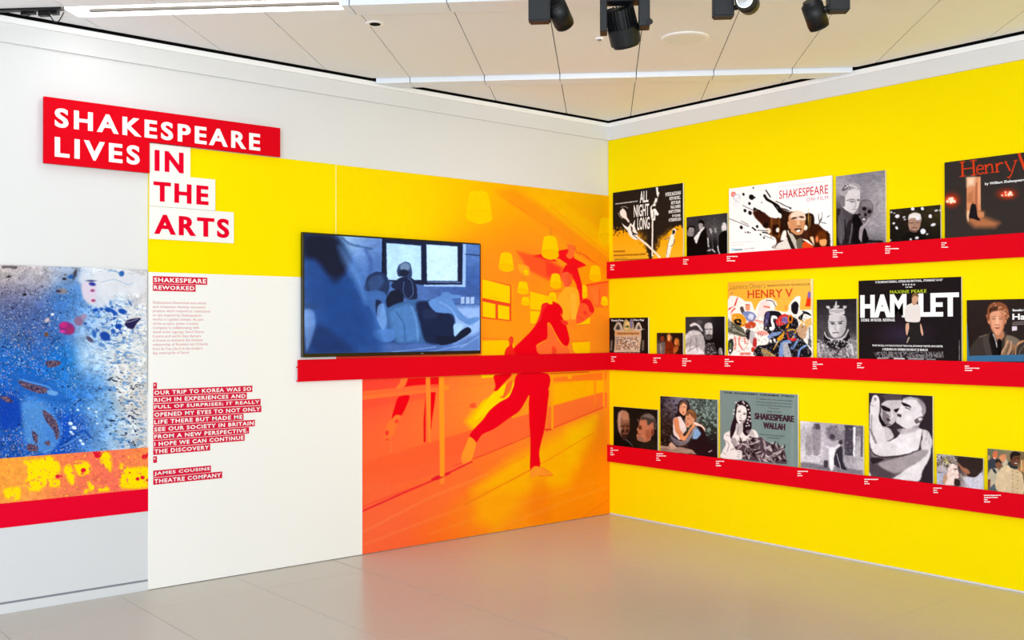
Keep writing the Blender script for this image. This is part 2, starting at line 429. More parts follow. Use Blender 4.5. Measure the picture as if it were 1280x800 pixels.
def head_(t, back, front, r, lens=True, capr=.8):
    d = (front-back).normalized(); bm = bmesh.new(); cyl(bm, back, front, r, r, 36)
    bmesh.ops.bevel(bm, geom=[e for e in bm.edges if len(e.link_faces) == 2 and e.calc_face_angle() > 1], offset=r*.12, segments=3, affect='EDGES')
    h = mesh('lamp_head', bm, M['black'], t, True)
    bm = bmesh.new(); cyl(bm, back-d*.012, back+d*.002, r*capr*.9, r*capr, 32); mesh('back_cap', bm, M['black'], t)
    bm = bmesh.new(); cyl(bm, front-d*.002, front+d*.008, r*.97, r*.93, 36); mesh('front_ring', bm, M['black'], t)
    bm = bmesh.new(); cyl(bm, front+d*.007, front+d*.010, r*.76, r*.76, 32); mesh('lens', bm, M['lens'], t)
    return h
def spot_lamp(loc, target, e, ang=50, bl=.8):
    l = bpy.data.lights.new('spot_beam', 'SPOT'); l.energy = e; l.spot_size = math.radians(ang); l.spot_blend = bl; l.shadow_soft_size = .04; l.color = (1, .97, .92)
    o = bpy.data.objects.new('spot_beam', l); COL.objects.link(o); o.location = loc
    o.rotation_euler = (Vector(target)-Vector(loc)).to_track_quat('-Z', 'Y').to_euler()
# 1: box left, cylinder right pointing away and down
s1 = tag(empty('spotlight', W(675, -20)), 'leftmost black spotlight, drum tilted down to the right beside its box', 'spotlight', 'black track spotlights')
adapter(s1, 661, 688, 29)
bk = W(694, 5); ftp = bk+dirv(.42, -.62, .75)*.105; head_(s1, bk, ftp, .043)
bm = bmesh.new(); cyl(bm, W(684, 15), W(694, 13), .011, None, 16); mesh('pivot', bm, M['black'], s1)
spot_lamp(ftp+dirv(.42, -.62, .75)*.03, (-.02, -.7, 1.3), 75, 85, 1)
# 2: yoke with finned head
s2 = tag(empty('spotlight', W(781, -20)), 'big black spotlight with cooling fins held in a square yoke', 'spotlight', 'black track spotlights')
a0 = W(750, 43); a1 = W(759, 43); b0 = W(798, 36); b1 = W(812, 36)
v = lambda P: (P.x-P.y)/S2
bm = bmesh.new()
uvbox(bm, UT-.045, UT+.03, v(a0), v(a1), a0.z, ZT); uvbox(bm, UT-.045, UT+.03, v(b0), v(b1), b0.z, ZT); uvbox(bm, UT-.045, UT+.03, v(a0), v(b1), W(780, 5).z, ZT)
bmesh.ops.bevel(bm, geom=bm.edges[:], offset=.003, segments=1, affect='EDGES')
mesh('yoke', bm, M['blackg'], s2)
dd = dirv(.22, -.80, .38); c0 = W(774, 11); c1 = c0+dd*.075; c2 = c0+dd*.145
bm = bmesh.new(); cyl(bm, c0, c1, .052, .052, 32); mesh('heat_sink', bm, M['black'], s2)
q = dd.to_track_quat('Z', 'Y')
for k in range(26):
    a = 2*math.pi*k/26; e = q @ Vector((math.cos(a), math.sin(a), 0)); t_ = q @ Vector((-math.sin(a), math.cos(a), 0))
    bm = bmesh.new(); P = [c0-dd*.004+e*.045, c1+e*.045, c1+e*.064, c0-dd*.004+e*.060]
    vs = [bm.verts.new(p+t_*h) for h in (-.0018, .0018) for p in P]
    for f in ((0, 1, 2, 3), (7, 6, 5, 4), (0, 4, 5, 1), (1, 5, 6, 2), (2, 6, 7, 3), (3, 7, 4, 0)): bm.faces.new([vs[i] for i in f])
    bmesh.ops.recalc_face_normals(bm, faces=bm.faces[:]); mesh('fin', bm, M['black'], s2)
bm = bmesh.new(); cyl(bm, c1, c2, .066, .064, 40); mesh('lamp_head', bm, M['black'], s2, False)
bm = bmesh.new(); cyl(bm, c2, c2+dd*.012, .058, .054, 40); mesh('front_ring', bm, M['black'], s2)
bm = bmesh.new(); cyl(bm, c2+dd*.0121, c2+dd*.014, .045, None, 32); mesh('lens', bm, M['lens'], s2)
bm = bmesh.new(); cyl(bm, W(811, 26, -.02), W(812.5, 27, -.05), .012, None, 16); mesh('knob', bm, M['black'], s2)
spot_lamp(c2+dd*.04, (-.8, -.02, 1.3), 75, 85, 1)
# 3: box with the drum's lit front turned to the camera
s3 = tag(empty('spotlight', W(903, -20)), 'black spotlight whose bright lens faces the viewer', 'spotlight', 'black track spotlights')
adapter(s3, 890.5, 917, 23)
ax = dirv(-.42, -.05, -.9); bk = W(937, 6); ftp = bk+ax*.085
head_(s3, bk, ftp, .043)
bm = bmesh.new(); cyl(bm, ftp+ax*.0105, ftp+ax*.0115, .030, .012, 32); mesh('reflector', bm, M['chrome'], s3)
bm = bmesh.new(); cyl(bm, W(915, 10), W(930, 8), .011, None, 16); mesh('pivot', bm, M['black'], s3)
# 4
s4 = tag(empty('spotlight', W(1045, -20)), 'rightmost black spotlight, drum hanging left of its box', 'spotlight', 'black track spotlights')
adapter(s4, 1034, 1061, 16)
bk = W(1014, 4); ax = dirv(.38, -.72, .35); ftp = bk+ax*.10; head_(s4, bk, ftp, .043)
bm = bmesh.new(); cyl(bm, W(1026, 12), W(1036, 10), .011, None, 16); mesh('pivot', bm, M['black'], s4)
spot_lamp(ftp+ax*.03, (-.02, -2.2, 1.2), 40, 85, 1)

# ================================================================== LEFT WALL GRAPHICS
PT = 2.708   # top of the display board
off = .010
db = tag(empty('display_board', (-2, 0, 0)), 'full height yellow, white and orange display board behind the television, dancers printed on its right', 'display board')
MX = -2.451; SX = -2.66
zr = 1.30
box('white_field', M['board_white'], db, GX, MX-.0005, -off, 0, .004, zr)
box('white_field', M['board_white'], db, GX, SX-.0005, -off, 0, zr, 1.926)
box('yellow_field', M['yellow'], db, GX, SX-.002, -off, 0, 1.926, PT)
box('seam', M['trim'], db, SX-.002, SX+.001, -off+.001, 0, 1.926, PT)
box('mural_backing', M['edge'], db, SX+.001, -.002, -off+.001, 0, zr, PT)
box('mural_backing', M['edge'], db, MX, -.002, -off+.001, 0, .004, zr-.001)
def mural(c):
    c.fr(0, 0, 1)
    c.G(32, '430,230,#ffe000 500,240,#ffdc00 560,260,#ffd200 600,235,#ffc800 640,265,#ffb000 700,245,#ffce00 745,260,#f6b600 620,295,#ffa308 612,330,#ff9324 680,300,#ff9428 650,330,#ff7a2c 620,380,#ff9c12 640,420,#ff9a18 740,400,#ff8c1c 720,300,#ffa40c 750,340,#f9a000 740,430,#ff8c24 690,380,#ffa010 '
        '460,482,#ff3a34 520,478,#ff5a30 460,520,#ff6a38 520,540,#ff6e38 460,580,#ff6434 480,650,#ff6238 470,680,#ff6a3c 530,620,#ff6a2c 600,480,#ff8030 590,520,#ff9030 555,520,#ff7e34 650,500,#ffb010 560,570,#ff642c 640,560,#ff7a30 700,530,#ff8a30 730,485,#ffc000 740,520,#ff7a30 600,590,#ff7426 600,640,#ff9c10 700,600,#ff9a04 740,620,#ff8a08 560,670,#ff6e20 740,580,#ff9000')
    c.fr(580, 230, 6.668)
    # ceiling beams
    c.P('260,60 420,40 1300,620 1300,760 1120,700', '#ff8f18', 60, .55, 0)
    c.P('560,90 800,120 1200,440 1200,600 980,440', '#ffc400', 40, .7, 0)
    for a, b in (('300,95 660,330 1180,690', 3), ('720,180 980,400 1200,580', 4), ('690,330 900,470 1150,640', 3), ('900,560 1050,640 1190,700', 3), ('380,140 560,260', 3)): c.L(a, b, '#ff7a20', 4, .8, 0)
    c.P('560,600 870,540 1020,680 900,720 830,650 700,640', '#f5101c', 6, 1, 0)
    c.P('440,560 700,620 830,700 900,800 700,800 540,720', '#ff4a28', 30, .8, 0)
    c.P('680,640 800,700 800,760 690,770', '#f83028', 20, .7, 0)
    c.P('740,620 790,620 880,680 850,690', '#ff9a20', 5, 1, 0); c.P('910,580 960,600 1050,660 1020,672 920,620', '#ffa018', 5, 1, 0)
    c.P('860,500 920,520 915,600 880,625 850,600 870,560', '#ff7430', 8, 1)
    c.L('920,520 945,575 1010,590 1060,640', 5, '#e83020', 4); c.L('960,560 1000,600 1100,660', 8, '#ff5020', 5, .7)
    c.L('725,370 725,450', 3, '#c8702a')
    def lamp(x, y, w, h, col='#ffd400', col2='#ffc400', a=1, e='#d89a20'):
        c.P(f'{x-w*.38},{y-h*.5} {x-w*.2},{y-h*.62} {x+w*.15},{y-h*.62} {x+w*.38},{y-h*.45} {x+w*.5},{y+h*.3} {x+w*.4},{y+h*.5} {x},{y+h*.58} {x-w*.4},{y+h*.45} {x-w*.5},{y+h*.25}', col, 5, a)
        c.E(x, y+h*.3, w*.52, h*.24, col2, 5, 8, a); c.L(f'{x-w*.5},{y+h*.2} {x-w*.1},{y+h*.05} {x+w*.35},{y+h*.15} {x+w*.5},{y+h*.32}', 3, e, 4, a*.55)
    lamp(125, 200, 215, 230, '#ffd600', '#ffd000', .9, '#ffae00'); lamp(718, 535, 140, 165); lamp(352, 655, 122, 135, '#ffd000')
    lamp(1180, 400, 120, 190, '#ffd000', '#f8c400', .9); c.P('450,670 540,690 540,760 470,740', '#ffb020', 12, .9)
    c.L('500,700 500,860', 2, '#f88a20', 3, .7, 0)
    c.fr(580, 340, 6.668)
    # windows
    c.P('150,55 395,110 395,410 150,385', '#f04a20', 4, 1, 0)
    for s in ('152,58 385,118 382,262 152,215', '155,245 262,268 262,388 155,372', '283,272 378,290 378,400 283,388'): c.P(s, '#ffd400', 5, 1, 0)
    c.L('212,210 292,224', 3, '#e89000', 3, .8, 0)
    c.P('395,100 415,105 410,420 395,412', '#ff9e10', 5, 1, 0)
    c.P('552,160 800,230 800,300 700,330 552,310', '#ffce00', 8, 1, 0); c.P('552,325 640,330 600,430 555,430', '#ffd000', 6, 1, 0)
    c.L('552,315 650,322', 4, '#f4702a', 4, 1, 0); c.L('550,150 700,190', 4, '#ff7a20', 4, 1, 0); c.L('550,435 600,436', 4, '#f4702a', 4, 1, 0)
    c.P('1020,110 1200,80 1200,290 1100,300 1010,240', '#ff6a28', 14, .8, 0); c.P('1055,130 1120,120 1120,270 1080,260', '#ff7c30', 8, 1, 0); c.L('1020,110 1200,80', 10, '#f82820', 5, 1, 0); c.L('1130,150 1130,280', 6, '#f84428', 5, .9, 0)
    c.L('1090,290 1195,280', 5, '#f4602a', 4, .8, 0); c.L('700,170 820,155', 6, '#f83a28', 4, .9, 0)
    c.P('930,380 1050,380 1050,435 940,440', '#ffd000', 5, 1, 0); c.L('940,442 1055,435', 4, '#e87020', 3, 1, 0)
    c.P('150,575 400,565 430,640 350,700 150,700', '#ffc800', 6, 1, 0); c.L('150,550 380,568', 5, '#f4641c', 4, 1, 0)
    c.P('870,590 1050,580 1050,690 880,690', '#ffcc00', 6, 1, 0); c.L('860,580 1050,572', 4, '#f4701c', 4, 1, 0)
    for x, y, ww, h in ((764, 78, 92, 105), (492, 135, 92, 90), (738, 205, 66, 60), (514, 245, 72, 60), (1094, 15, 96, 110), (1003, 165, 52, 90), (1172, 245, 58, 66), (516, 5, 40, 40)): lamp(x, y, ww, h, '#ffd200', '#ffc600')
    c.L('497,0 497,90', 3, '#e88a20', 3, 1, 0)
    # dancers
    c.P('820,20 850,-60 930,-60 960,20 985,120 985,200 1000,330 950,260 940,120 890,30', '#f2101c', 6)
    c.P('820,10 870,0 890,60 880,130 840,120 828,90 818,60', '#fb6038', 6); c.P('860,20 905,20 900,90 870,110', '#f9582a', 8, .8)
    c.P('845,130 900,125 950,150 965,260 940,400 860,400 830,400 800,330 770,260 790,190', '#ffb326', 6); c.L('845,130 790,190 770,260 800,330 830,400', 3, '#ff7a18', 4, .8)
    c.L('870,190 890,260 885,380', 5, '#ff8010', 8, .8); c.P('880,180 935,190 935,280 945,380 900,395 885,300', '#ffbc38', 10, .8)
    c.P('930,400 945,330 975,240 1040,235 1085,300 1080,340 1040,380 985,420 940,432', '#ff5a2c', 6)
    c.P('970,260 1000,225 1050,235 1085,310 1075,340 1050,330 1030,280 1000,260', '#f01820', 6); c.E(1010, 340, 18, 12, '#f02c24', 10, 40, .8); c.L('950,370 990,395', 8, '#f43024', 6, .8)
    c.L('1015,345 1035,372', 6, '#f43a24', 5, .8)
    c.P('860,400 930,400 930,450 900,470 905,640 940,690 860,690 850,600 890,500', '#ff8c28', 8); c.L('900,420 925,470', 14, '#ff8424', 6)
    c.P('410,640 470,580 560,490 620,400 640,320 650,270 690,255 720,270 780,260 820,310 820,360 800,340 830,400 850,440 880,560 860,620 820,600 780,540 720,430 695,430 700,540 690,560 600,615 640,690 400,695', '#ee0018', 5)
    c.P('735,252 780,265 800,310 760,310 800,345 810,380 840,440 860,470 820,450', '#ee0018', 5)
    c.P('640,330 655,280 690,262 700,270 660,320 640,400 600,430', '#f44430', 12, .6)
    c.P('700,430 740,480 780,560 820,610 860,620 870,690 640,690 605,620 690,560', '#ff7030', 6); c.P('735,620 770,640 765,690 735,690', '#f83c26', 8, .8)
    c.P('805,400 860,410 865,440 830,440', '#f43a28', 6)
    c.P('372,560 395,535 412,560 405,620 425,690 340,692 350,640 378,610', '#f22418', 5); c.E(392, 575, 16, 28, '#f4502a', 8, 0, .7)
    # below the rail
    c.fr(450, 455, 6.668)
    c.P('20,100 660,90 660,190 20,240', '#ff4434', 30, .7, 0); c.L('20,340 280,290 540,250', 60, '#ff4436', 50, .5, 0)
    c.P('1000,300 1267,200 1267,440 950,560 880,480', '#ffcc00', 60, .9, 0); c.P('1120,230 1267,140 1267,260 960,470 1000,380', '#ffdc00', 14, 1)
    c.P('110,800 660,630 900,560 1267,440 1267,660 940,790 700,900 300,1000 20,1000 20,830', '#ff5f30', 6, .9, 0)
    c.L('40,470 560,400 900,320', 5, '#ff6030', 5, .6, 0); c.L('20,330 700,215 1100,150', 5, '#ff6a34', 5, .6, 0)
    for x in (165, 252, 800, 885): c.L(f'{x},130 {x},185', 4, '#ff5038', 5, .7, 0)
    c.P('20,228 300,200 560,175 560,205 300,240 20,260', '#ff6a34', 5, 1, 0); c.P('20,262 560,210 690,195 735,180 735,215 560,238 20,300', '#ff7434', 5, 1, 0); c.E(722, 196, 24, 24, '#ff8c28', 5)
    c.P('345,120 400,118 405,150 345,200 300,200 330,160', '#ff7a34', 5); c.P('400,120 560,115 660,110 655,170 590,170 480,175 375,190', '#f00a18', 5, 1, 0)
    c.P('320,275 410,262 400,320 345,430 265,465 285,370', '#f00014', 5); c.L('255,280 258,740', 3, '#ff9050', 3, .8, 0)
    c.P('300,425 340,430 335,460 300,520 280,590 245,600 240,645 210,640 205,560 235,490 265,460', '#ff7830', 6); c.E(305, 478, 18, 14, '#f83a2c', 10, -40); c.E(225, 575, 15, 22, '#f8302c', 10); c.E(225, 630, 15, 10, '#f8402c', 8)
    c.P('590,235 632,235 622,330 600,470 595,540 585,540', '#f00014', 4, 1, 0); c.P('548,230 548,655 530,650 528,480', '#f00a18', 4, 1, 0)
    c.P('548,105 585,105 590,655 575,655 548,240', '#ff8830', 4, 1, 0); c.P('662,105 700,105 705,1000 668,1000', '#ff9a22', 4, 1, 0)
    c.P('1010,92 1120,90 1115,110 1015,118', '#ffd800', 4, 1, 0)
    # right part
    c.fr(570, 455, 5)
    c.P('380,60 575,60 575,180 460,200', '#ee0018', 4, 1, 0)
    c.P('240,70 350,62 300,120 260,165 235,165 240,110', '#ee0018', 4); c.P('240,110 245,150 210,200 170,225 130,275 95,280 82,255 110,225 170,180 215,125', '#ff8a30', 5)
    c.E(105, 258, 22, 16, '#fa5a30', 8, -20); c.L('95,262 128,272', 5, '#f23a28', 5, .7)
    c.P('325,115 355,105 340,170 300,212 272,208 300,190', '#ff7028', 5); c.L('320,125 300,200', 10, '#f84a28', 8, .7)
    c.P('610,130 850,90 920,70 920,180 610,260', '#ffbc00', 18, .9, 0); c.P('575,90 940,50 940,100 610,110', '#ff7a20', 8, .9, 0); c.E(710, 82, 14, 12, '#ffb010', 5)
    c.P('575,270 920,175 945,180 945,270 600,410 560,430', '#ff7230', 6, .9, 0)
    c.P('300,355 460,310 460,445 100,590 60,600 100,480 170,420', '#ff6a34', 5, .95, 0)
    c.L('-20,640 200,560 460,450', 5, '#ee2c28', 4, .9, 0); c.L('560,420 740,345 920,270', 5, '#f04020', 4, .9, 0); c.L('545,410 600,408', 8, '#e83020', 5, 1, 0)
    c.P('595,70 607,70 608,408 596,408', '#ffac10', 3, 1, 0); c.P('916,50 926,50 928,270 920,270', '#ffac10', 3, 1, 0); c.L('585,62 830,50', 6, '#d84018', 4, .8, 0); c.L('868,80 870,250', 14, '#ff8a20', 6, .7, 0)
    c.P('100,790 340,600 520,510 660,430 870,340 860,440 760,640 700,760 480,800', '#ffbe00', 90, .85, 0)
    c.P('690,400 870,330 860,440 760,650 700,600', '#ffcc00', 60, .7, 0)
    c.L('170,810 320,740 460,665 640,560 860,430', 6, '#f88c10', 5, .9, 0); c.L('-30,820 300,640 430,580', 6, '#ff7820', 14, .4, 0)
    c.P('460,180 575,150 572,260 555,400 530,500 520,560 525,640 465,672 465,500', '#ee0018', 4)
    c.P('390,60 575,60 576,160 470,215 465,180 400,290 330,340 240,405 165,440 125,492 85,455 100,420 170,345 210,290 270,240 330,205 360,140', '#ee001c', 4)
    c.P('85,455 125,492 110,560 95,610 65,635 35,615 35,570 60,510', '#ff9a28', 5)
    c.P('465,670 500,655 530,640 570,660 605,690 560,697 520,692 470,712', '#ff9220', 4); c.L('520,700 603,696', 5, '#e84020', 4, .8, 0)
    c.P('460,715 560,700 590,800 590,1000 460,1000', '#f87a10', 60, .5, 0)
    c.P('750,560 950,300 950,560 900,900 800,900', '#f99404', 90, .5, 0)
    c.fr(440, 440, 3.077)
    c.P('45,480 200,455 420,400 500,460 340,640 180,700 45,720', '#ff6c40', 40, .35, 0)
    c.L('40,612 180,550 320,490 460,422', 7, '#ee1830', 4, .85, 0); c.L('40,596 130,560 300,500', 4, '#f83828', 4, .6, 0); c.P('303,490 320,478 375,460 380,468 330,492 308,494', '#e81c2c', 4, 1, 0)
    c.P('335,95 354,95 356,478 338,480', '#ff9a22', 3, 1, 0)
    for s, a_ in (('45,690 300,560 520,470', .3), ('45,740 420,600 700,480', .25), ('300,700 560,610 940,500', .25), ('520,690 760,600 980,520', .3)): c.L(s, 5, '#ffb060', 12, a_, 0)
    c.P('470,560 560,500 640,470 690,500 640,600 560,680 480,650', '#ffb400', 60, .7, 0); c.L('430,590 560,520 690,452', 5, '#f47c10', 4, .8, 0)
    c.P('685,460 700,440 722,442 745,458 772,470 745,476 715,474 688,486', '#ff9a28', 3)
    c.L('880,640 985,570', 3, '#e87410', 3, .6, 0)
    c.fr(0, 0, 1); c.tex(6, 5, .015)
mo = grid_print('mural', 'L', off, SX+.001, -.003, zr, PT, mural, db, M['prt'], 1.5)
grid_print('mural', 'L', off, MX, -.003, .004, zr, mural, db, M['prt'], 1.5)

# text strips on the white field
def strip(body, f, x0, y0, y1, x1, ty=.13, m=M['redstrip']):
    p0 = f(x0, y0); p1 = f(x0, y1); q_ = f(x1, y1)
    A = onplane(p0, 1, -off); B = onplane(p1, 1, -off); Q = onplane(q_, 1, -off)
    s = quad('text_strip', 'L', off, A[0], Q[0], B[2], A[2], m, db)
    h = y1-y0
    lettering('lettering', [(body, p0[0]+1.4, f(0, y0+h*ty)[1], f(0, y1-h*ty)[1], q_[0]-1.4)], 'L', off+.0016, M['white_ink'], s, bold=.024, space=1.15, res=2)
f5 = fr(180, 330, 5)
strip('SHAKESPEARE', f5, 55, 75, 122, 395, .2); strip('REWORKED', f5, 55, 124, 168, 322, .2)
fq = fr(180, 470, 5.333)
for body, y0, y1, x1 in (("OUR TRIP TO KOREA WAS SO", 90, 135, 722), ("RICH IN EXPERIENCES AND", 138, 183, 685), ("FULL OF SURPRISES; IT REALLY", 187, 232, 777), ("OPENED MY EYES TO NOT ONLY", 236, 282, 782), ("LIFE THERE BUT MADE ME", 285, 331, 663), ("SEE OUR SOCIETY IN BRITAIN", 334, 380, 739), ("FROM A NEW PERSPECTIVE.", 383, 429, 700), ("I HOPE WE CAN CONTINUE", 432, 478, 671), ("THE DISCOVERY", 481, 527, 441), ("JAMES COUSINS", 631, 677, 446), ("THEATRE COMPANY", 680, 726, 521)):
    strip(body, fq, 61, y0, y1, x1, .2)
for ch, y0, y1 in (("\u2018", 45, 86), ("\u2019", 536, 580)):
    p0 = fq(61, y0); p1 = fq(61, y1); q_ = fq(86, y1)
    A = onplane(p0, 1, -off); B = onplane(p1, 1, -off); Q = onplane(q_, 1, -off)
    s = quad('text_strip', 'L', off, A[0], Q[0], B[2], A[2], M['redstrip'], db)
    lettering('lettering', [("'", *fq(68, y0+9), fq(0, y0+22)[1], fq(75, 0)[0])], 'L', off+.0016, M['white_ink'], s, bold=.03)
body = ["Shakespeare Reworked sees artists", "and companies develop innovative", "projects which respond to, reinterpret", "or are inspired by Shakespeare's", "works in a global context. As part", "of the project, James Cousins", "Company is collaborating with", "visual artist Ligyung, Seoul Dance", "Centre and world class dancers", "in Korea to interpret the timeless", "relationship of Rosalind and Orlando", "from As You Like It in the modern-", "day metropolis of Seoul."]
wd = [390, 385, 415, 362, 372, 338, 344, 375, 356, 368, 400, 370, 285]
items = []
for i, (b_, x1) in enumerate(zip(body, wd)):
    y = 231+i*26.4; dsc = any(ch in b_ for ch in 'gpqy,'); items.append((b_, *f5(55, y), f5(0, y+(22 if dsc else 17.5))[1], f5(x1, 0)[0]))
lettering('body_text', items, 'L', off+.0006, M['pinktext'], db, bold=0.003, res=2)

# ---- title sign
ts = tag(empty('title_sign', (-3.9, 0, 2.5)), 'red and white stepped title sign high on the left wall', 'sign')
bm = bmesh.new()
prof = [(-4.565, 2.902), (-3.093, 2.902), (-3.093, 2.712), (-3.962, 2.712), (-3.962, 2.524), (-4.565, 2.524)]
fr_ = [bm.verts.new((x, -.034, z)) for x, z in prof]; bk_ = [bm.verts.new((x, -.0122, z)) for x, z in prof]
bm.faces.new(fr_); bm.faces.new(bk_[::-1])
for i in range(6): j = (i+1) % 6; bm.faces.new([fr_[j], fr_[i], bk_[i], bk_[j]])
bmesh.ops.recalc_face_normals(bm, faces=bm.faces[:]); rp = mesh('red_board', bm, M['red'], ts)
f1 = fr(0, 0, 3.2)
lettering('lettering', [('SHAKESPEARE', *f1(220, 430), f1(0, 508)[1], f1(1040, 0)[0]), ('LIVES', *f1(220, 546), f1(0, 627)[1], f1(558, 0)[0])], 'L', .0345, M['white_ink'], rp, bold=.028, space=1.3, res=5, double=.014, split=True)
for body_, xa, xb, za, zb, f, x0, y0, y1, x1 in (('IN', -3.955, -3.70, 2.524, 2.708, f1, 620, 599, 683, 733), ('THE', -3.955, -3.537, 2.327, 2.524, fr(180, 180, 2.667), 33, 124, 190, 214), ('ARTS', -3.955, -3.412, 2.127, 2.325, fr(180, 180, 2.667), 35, 233, 300, 283)):
    wb = box('white_block', M['board_white'], ts, xa, xb, -.020, -.0122, za, zb)
    lettering('lettering', [(body_, *f(x0, y0), f(0, y1)[1], f(x1, 0)[0])], 'L', .0206, M['redtext'], wb, bold=.028, space=1.25, res=5, double=.022, split=True)

# ---- abstract print on the grey leaf
ap = tag(empty('abstract_print', (-4.8, 0, 0)), 'blue marbled abstract print above a splashed orange band and red stripe', 'wall print')
def art(c):
    c.fr(0, 325, 6.153)
    c.G(80, '60,120,#c9bdbb 300,120,#cbc2c4 480,90,#a8b4cc 60,260,#6e6a86 250,230,#8c88a0 100,400,#4a5a90 300,350,#4a64a8 450,330,#3a74c0 560,240,#4a7cc0 600,350,#4c84c8 750,100,#dfe4ee 950,80,#dcdfe4 1100,80,#d8d5d6 1100,300,#dcd8da 950,230,#d8e2ee 720,420,#a8c8ec 850,450,#c8dcf2 1050,470,#e0e0e2 100,560,#40609c 300,550,#3c5ca0 480,600,#3a6ab4 650,560,#8cb4e0 700,650,#c0d8f0 950,650,#d8e4ee 1100,650,#dcdcdc 60,720,#1a62b8 300,700,#2a62b0 500,720,#1274cc 450,800,#0c64c4 700,780,#d4e4f4 1000,800,#dfe0e0 '
        '60,900,#1262c4 300,900,#1068cc 500,900,#2478cc 700,900,#5c9ce0 950,880,#dcdcdc 60,1100,#0c44a4 300,1050,#3a82d4 450,1050,#2f78d0 600,1000,#2a74d0 800,1150,#78aee4 1000,1100,#dcd8d4 60,1300,#1850ac 250,1250,#2c6cc4 450,1300,#0a44b4 600,1350,#1a50b4 700,1400,#5c98dc 850,1400,#9cc4ec 1000,1350,#ccd8e4 1080,1450,#d0ccc8')
    w1 = c.n(90, 11); w2 = c.n(35, 12); w3 = c.n(12, 13)
    wx = c.x+160*(w1-.5); wy = c.y+160*(w2-.5)
    st = fbm(wx/55+9, wy/22+4, 21, 4)
    c.C = np.clip(c.C*(1+.5*(st[:, None]-.5)), 0, 1)
    L = c.x/1150
    lum = c.C@np.array([.3, .5, .2]); blue = np.clip((.75-lum)*3, 0, 1)
    c.put(c.th(fbm(c.x/9, c.y/9, 31, 2), .72, .05)*blue*.8, '#a8c4e0'); c.put(c.th(fbm(c.x/14, c.y/12, 33, 2), .76, .04)*blue, '#181c50')
    c.put(c.th(fbm(c.x/8, c.y/8, 37, 2), .77, .03)*np.clip((400-c.y)/100, 0, 1)*np.clip((600-c.x)/100, 0, 1), '#33262c')
    c.put(c.th(fbm(c.x/8, c.y/8, 39, 2), .78, .03)*np.clip((c.y-350)/100, 0, 1)*np.clip((480-c.x)/100, 0, 1), '#b89a78')
    gx = np.exp(-((c.x-880-.12*(c.y-700))/210)**2)*np.clip((c.y-280)/80, 0, 1)
    wsp = fbm((c.x+.5*c.y)/34, (c.y-.25*c.x)/16, 41, 4); c.put(c.th(wsp, .55, .12)*gx*.75, '#3f7ec8')
    wsp = fbm((c.x+.6*c.y)/30, (c.y-.3*c.x)/13, 47, 3); c.put(c.th(wsp, .66, .05)*gx*np.clip((c.y-700)/200, 0, 1), '#1b2448')
    c.put(c.th(fbm(c.x/20, c.y/20, 43, 3), .62, .08)*gx*np.clip((700-c.y)/150, 0, 1), '#1a4fb0')
    c.P('620,180 600,150 640,100 720,140 800,90 1100,120 1100,260 900,260 860,330 780,365 700,350 640,290', '#dfe1ea', 30, .8); c.P('630,190 700,165 740,210 740,300 700,340 645,290', '#e0cfe2', 14, .8)
    for x, y, rx, ry, rot, col in ((710, 185, 26, 14, 10, '#3238a0'), (712, 235, 16, 10, 0, '#a04080'), (718, 312, 16, 10, 0, '#a83c70'), (700, 160, 30, 6, 0, '#1c2a68'), (735, 385, 24, 14, -10, '#1850b8'), (780, 378, 14, 12, 0, '#1a50b0'), (830, 385, 26, 16, 20, '#164aa8'), (875, 400, 40, 14, 40, '#1c50b4'), (940, 395, 32, 20, 20, '#1a4cb0'), (912, 510, 26, 20, -10, '#1444a8'), (870, 545, 18, 16, 20, '#2a5cb4'), (808, 585, 42, 32, 30, '#1b44a4'), (725, 570, 16, 30, -10, '#2c62b8'), (785, 655, 24, 14, 20, '#6088c8'), (655, 488, 14, 10, 0, '#2450a0'), (935, 105, 20, 22, 20, '#2a62ac'), (690, 610, 16, 34, -50, '#564e70'), (1000, 330, 8, 22, -30, '#3a6cb8'), (850, 330, 10, 20, 0, '#5a8ccc')):
        c.E(x, y, rx, ry, col, 10, rot)
    c.P('960,500 975,465 1030,450 1085,448 1050,490 1030,525 1000,530', '#25204e', 8); c.L('970,480 1000,475 1060,455', 5, '#c8c8e0', 6, .7)
    c.E(515, 525, 62, 48, '#8a2a78', 18, 20); c.E(490, 500, 30, 22, '#c0287c', 14); c.E(540, 540, 28, 26, '#a02c68', 14); c.E(480, 550, 22, 10, '#d83ca0', 8); c.E(606, 470, 36, 36, '#8c6a90', 16); c.E(645, 435, 24, 22, '#9a8cac', 14)
    c.E(575, 110, 14, 40, '#444050', 10, 20); c.E(545, 130, 22, 14, '#1c5ca8', 14); c.E(495, 145, 16, 10, '#2c2c38', 6); c.E(478, 240, 40, 22, '#8c8488', 20); c.E(450, 240, 20, 10, '#3a3450', 10)
    c.P('20,45 130,48 120,70 60,60 20,66', '#4a4048', 10, .8); c.E(68, 128, 20, 8, '#2c2428', 6, -15); c.E(190, 265, 16, 10, '#241c28', 6); c.E(358, 572, 18, 18, '#6c4c40', 8); c.E(362, 462, 22, 14, '#c8b8c0', 10, -40); c.E(404, 418, 12, 9, '#ffffff', 6)
    c.L('780,170 880,150 990,190 1020,170', 5, '#7aa0cc', 8, .6); c.L('830,80 900,90 930,120', 8, '#4a86c4', 8, .7)
    c.fr(0, 450, 3.72)
    c.P('0,180 60,170 100,210 98,290 60,320 0,310', '#0a3cac', 20, .8); c.P('100,200 180,200 250,250 290,330 250,420 180,430 120,380 110,300', '#5a9ae0', 24, .7); c.P('60,60 200,80 280,140 330,200 250,200 140,170 70,140', '#1c5cb8', 24, .7)
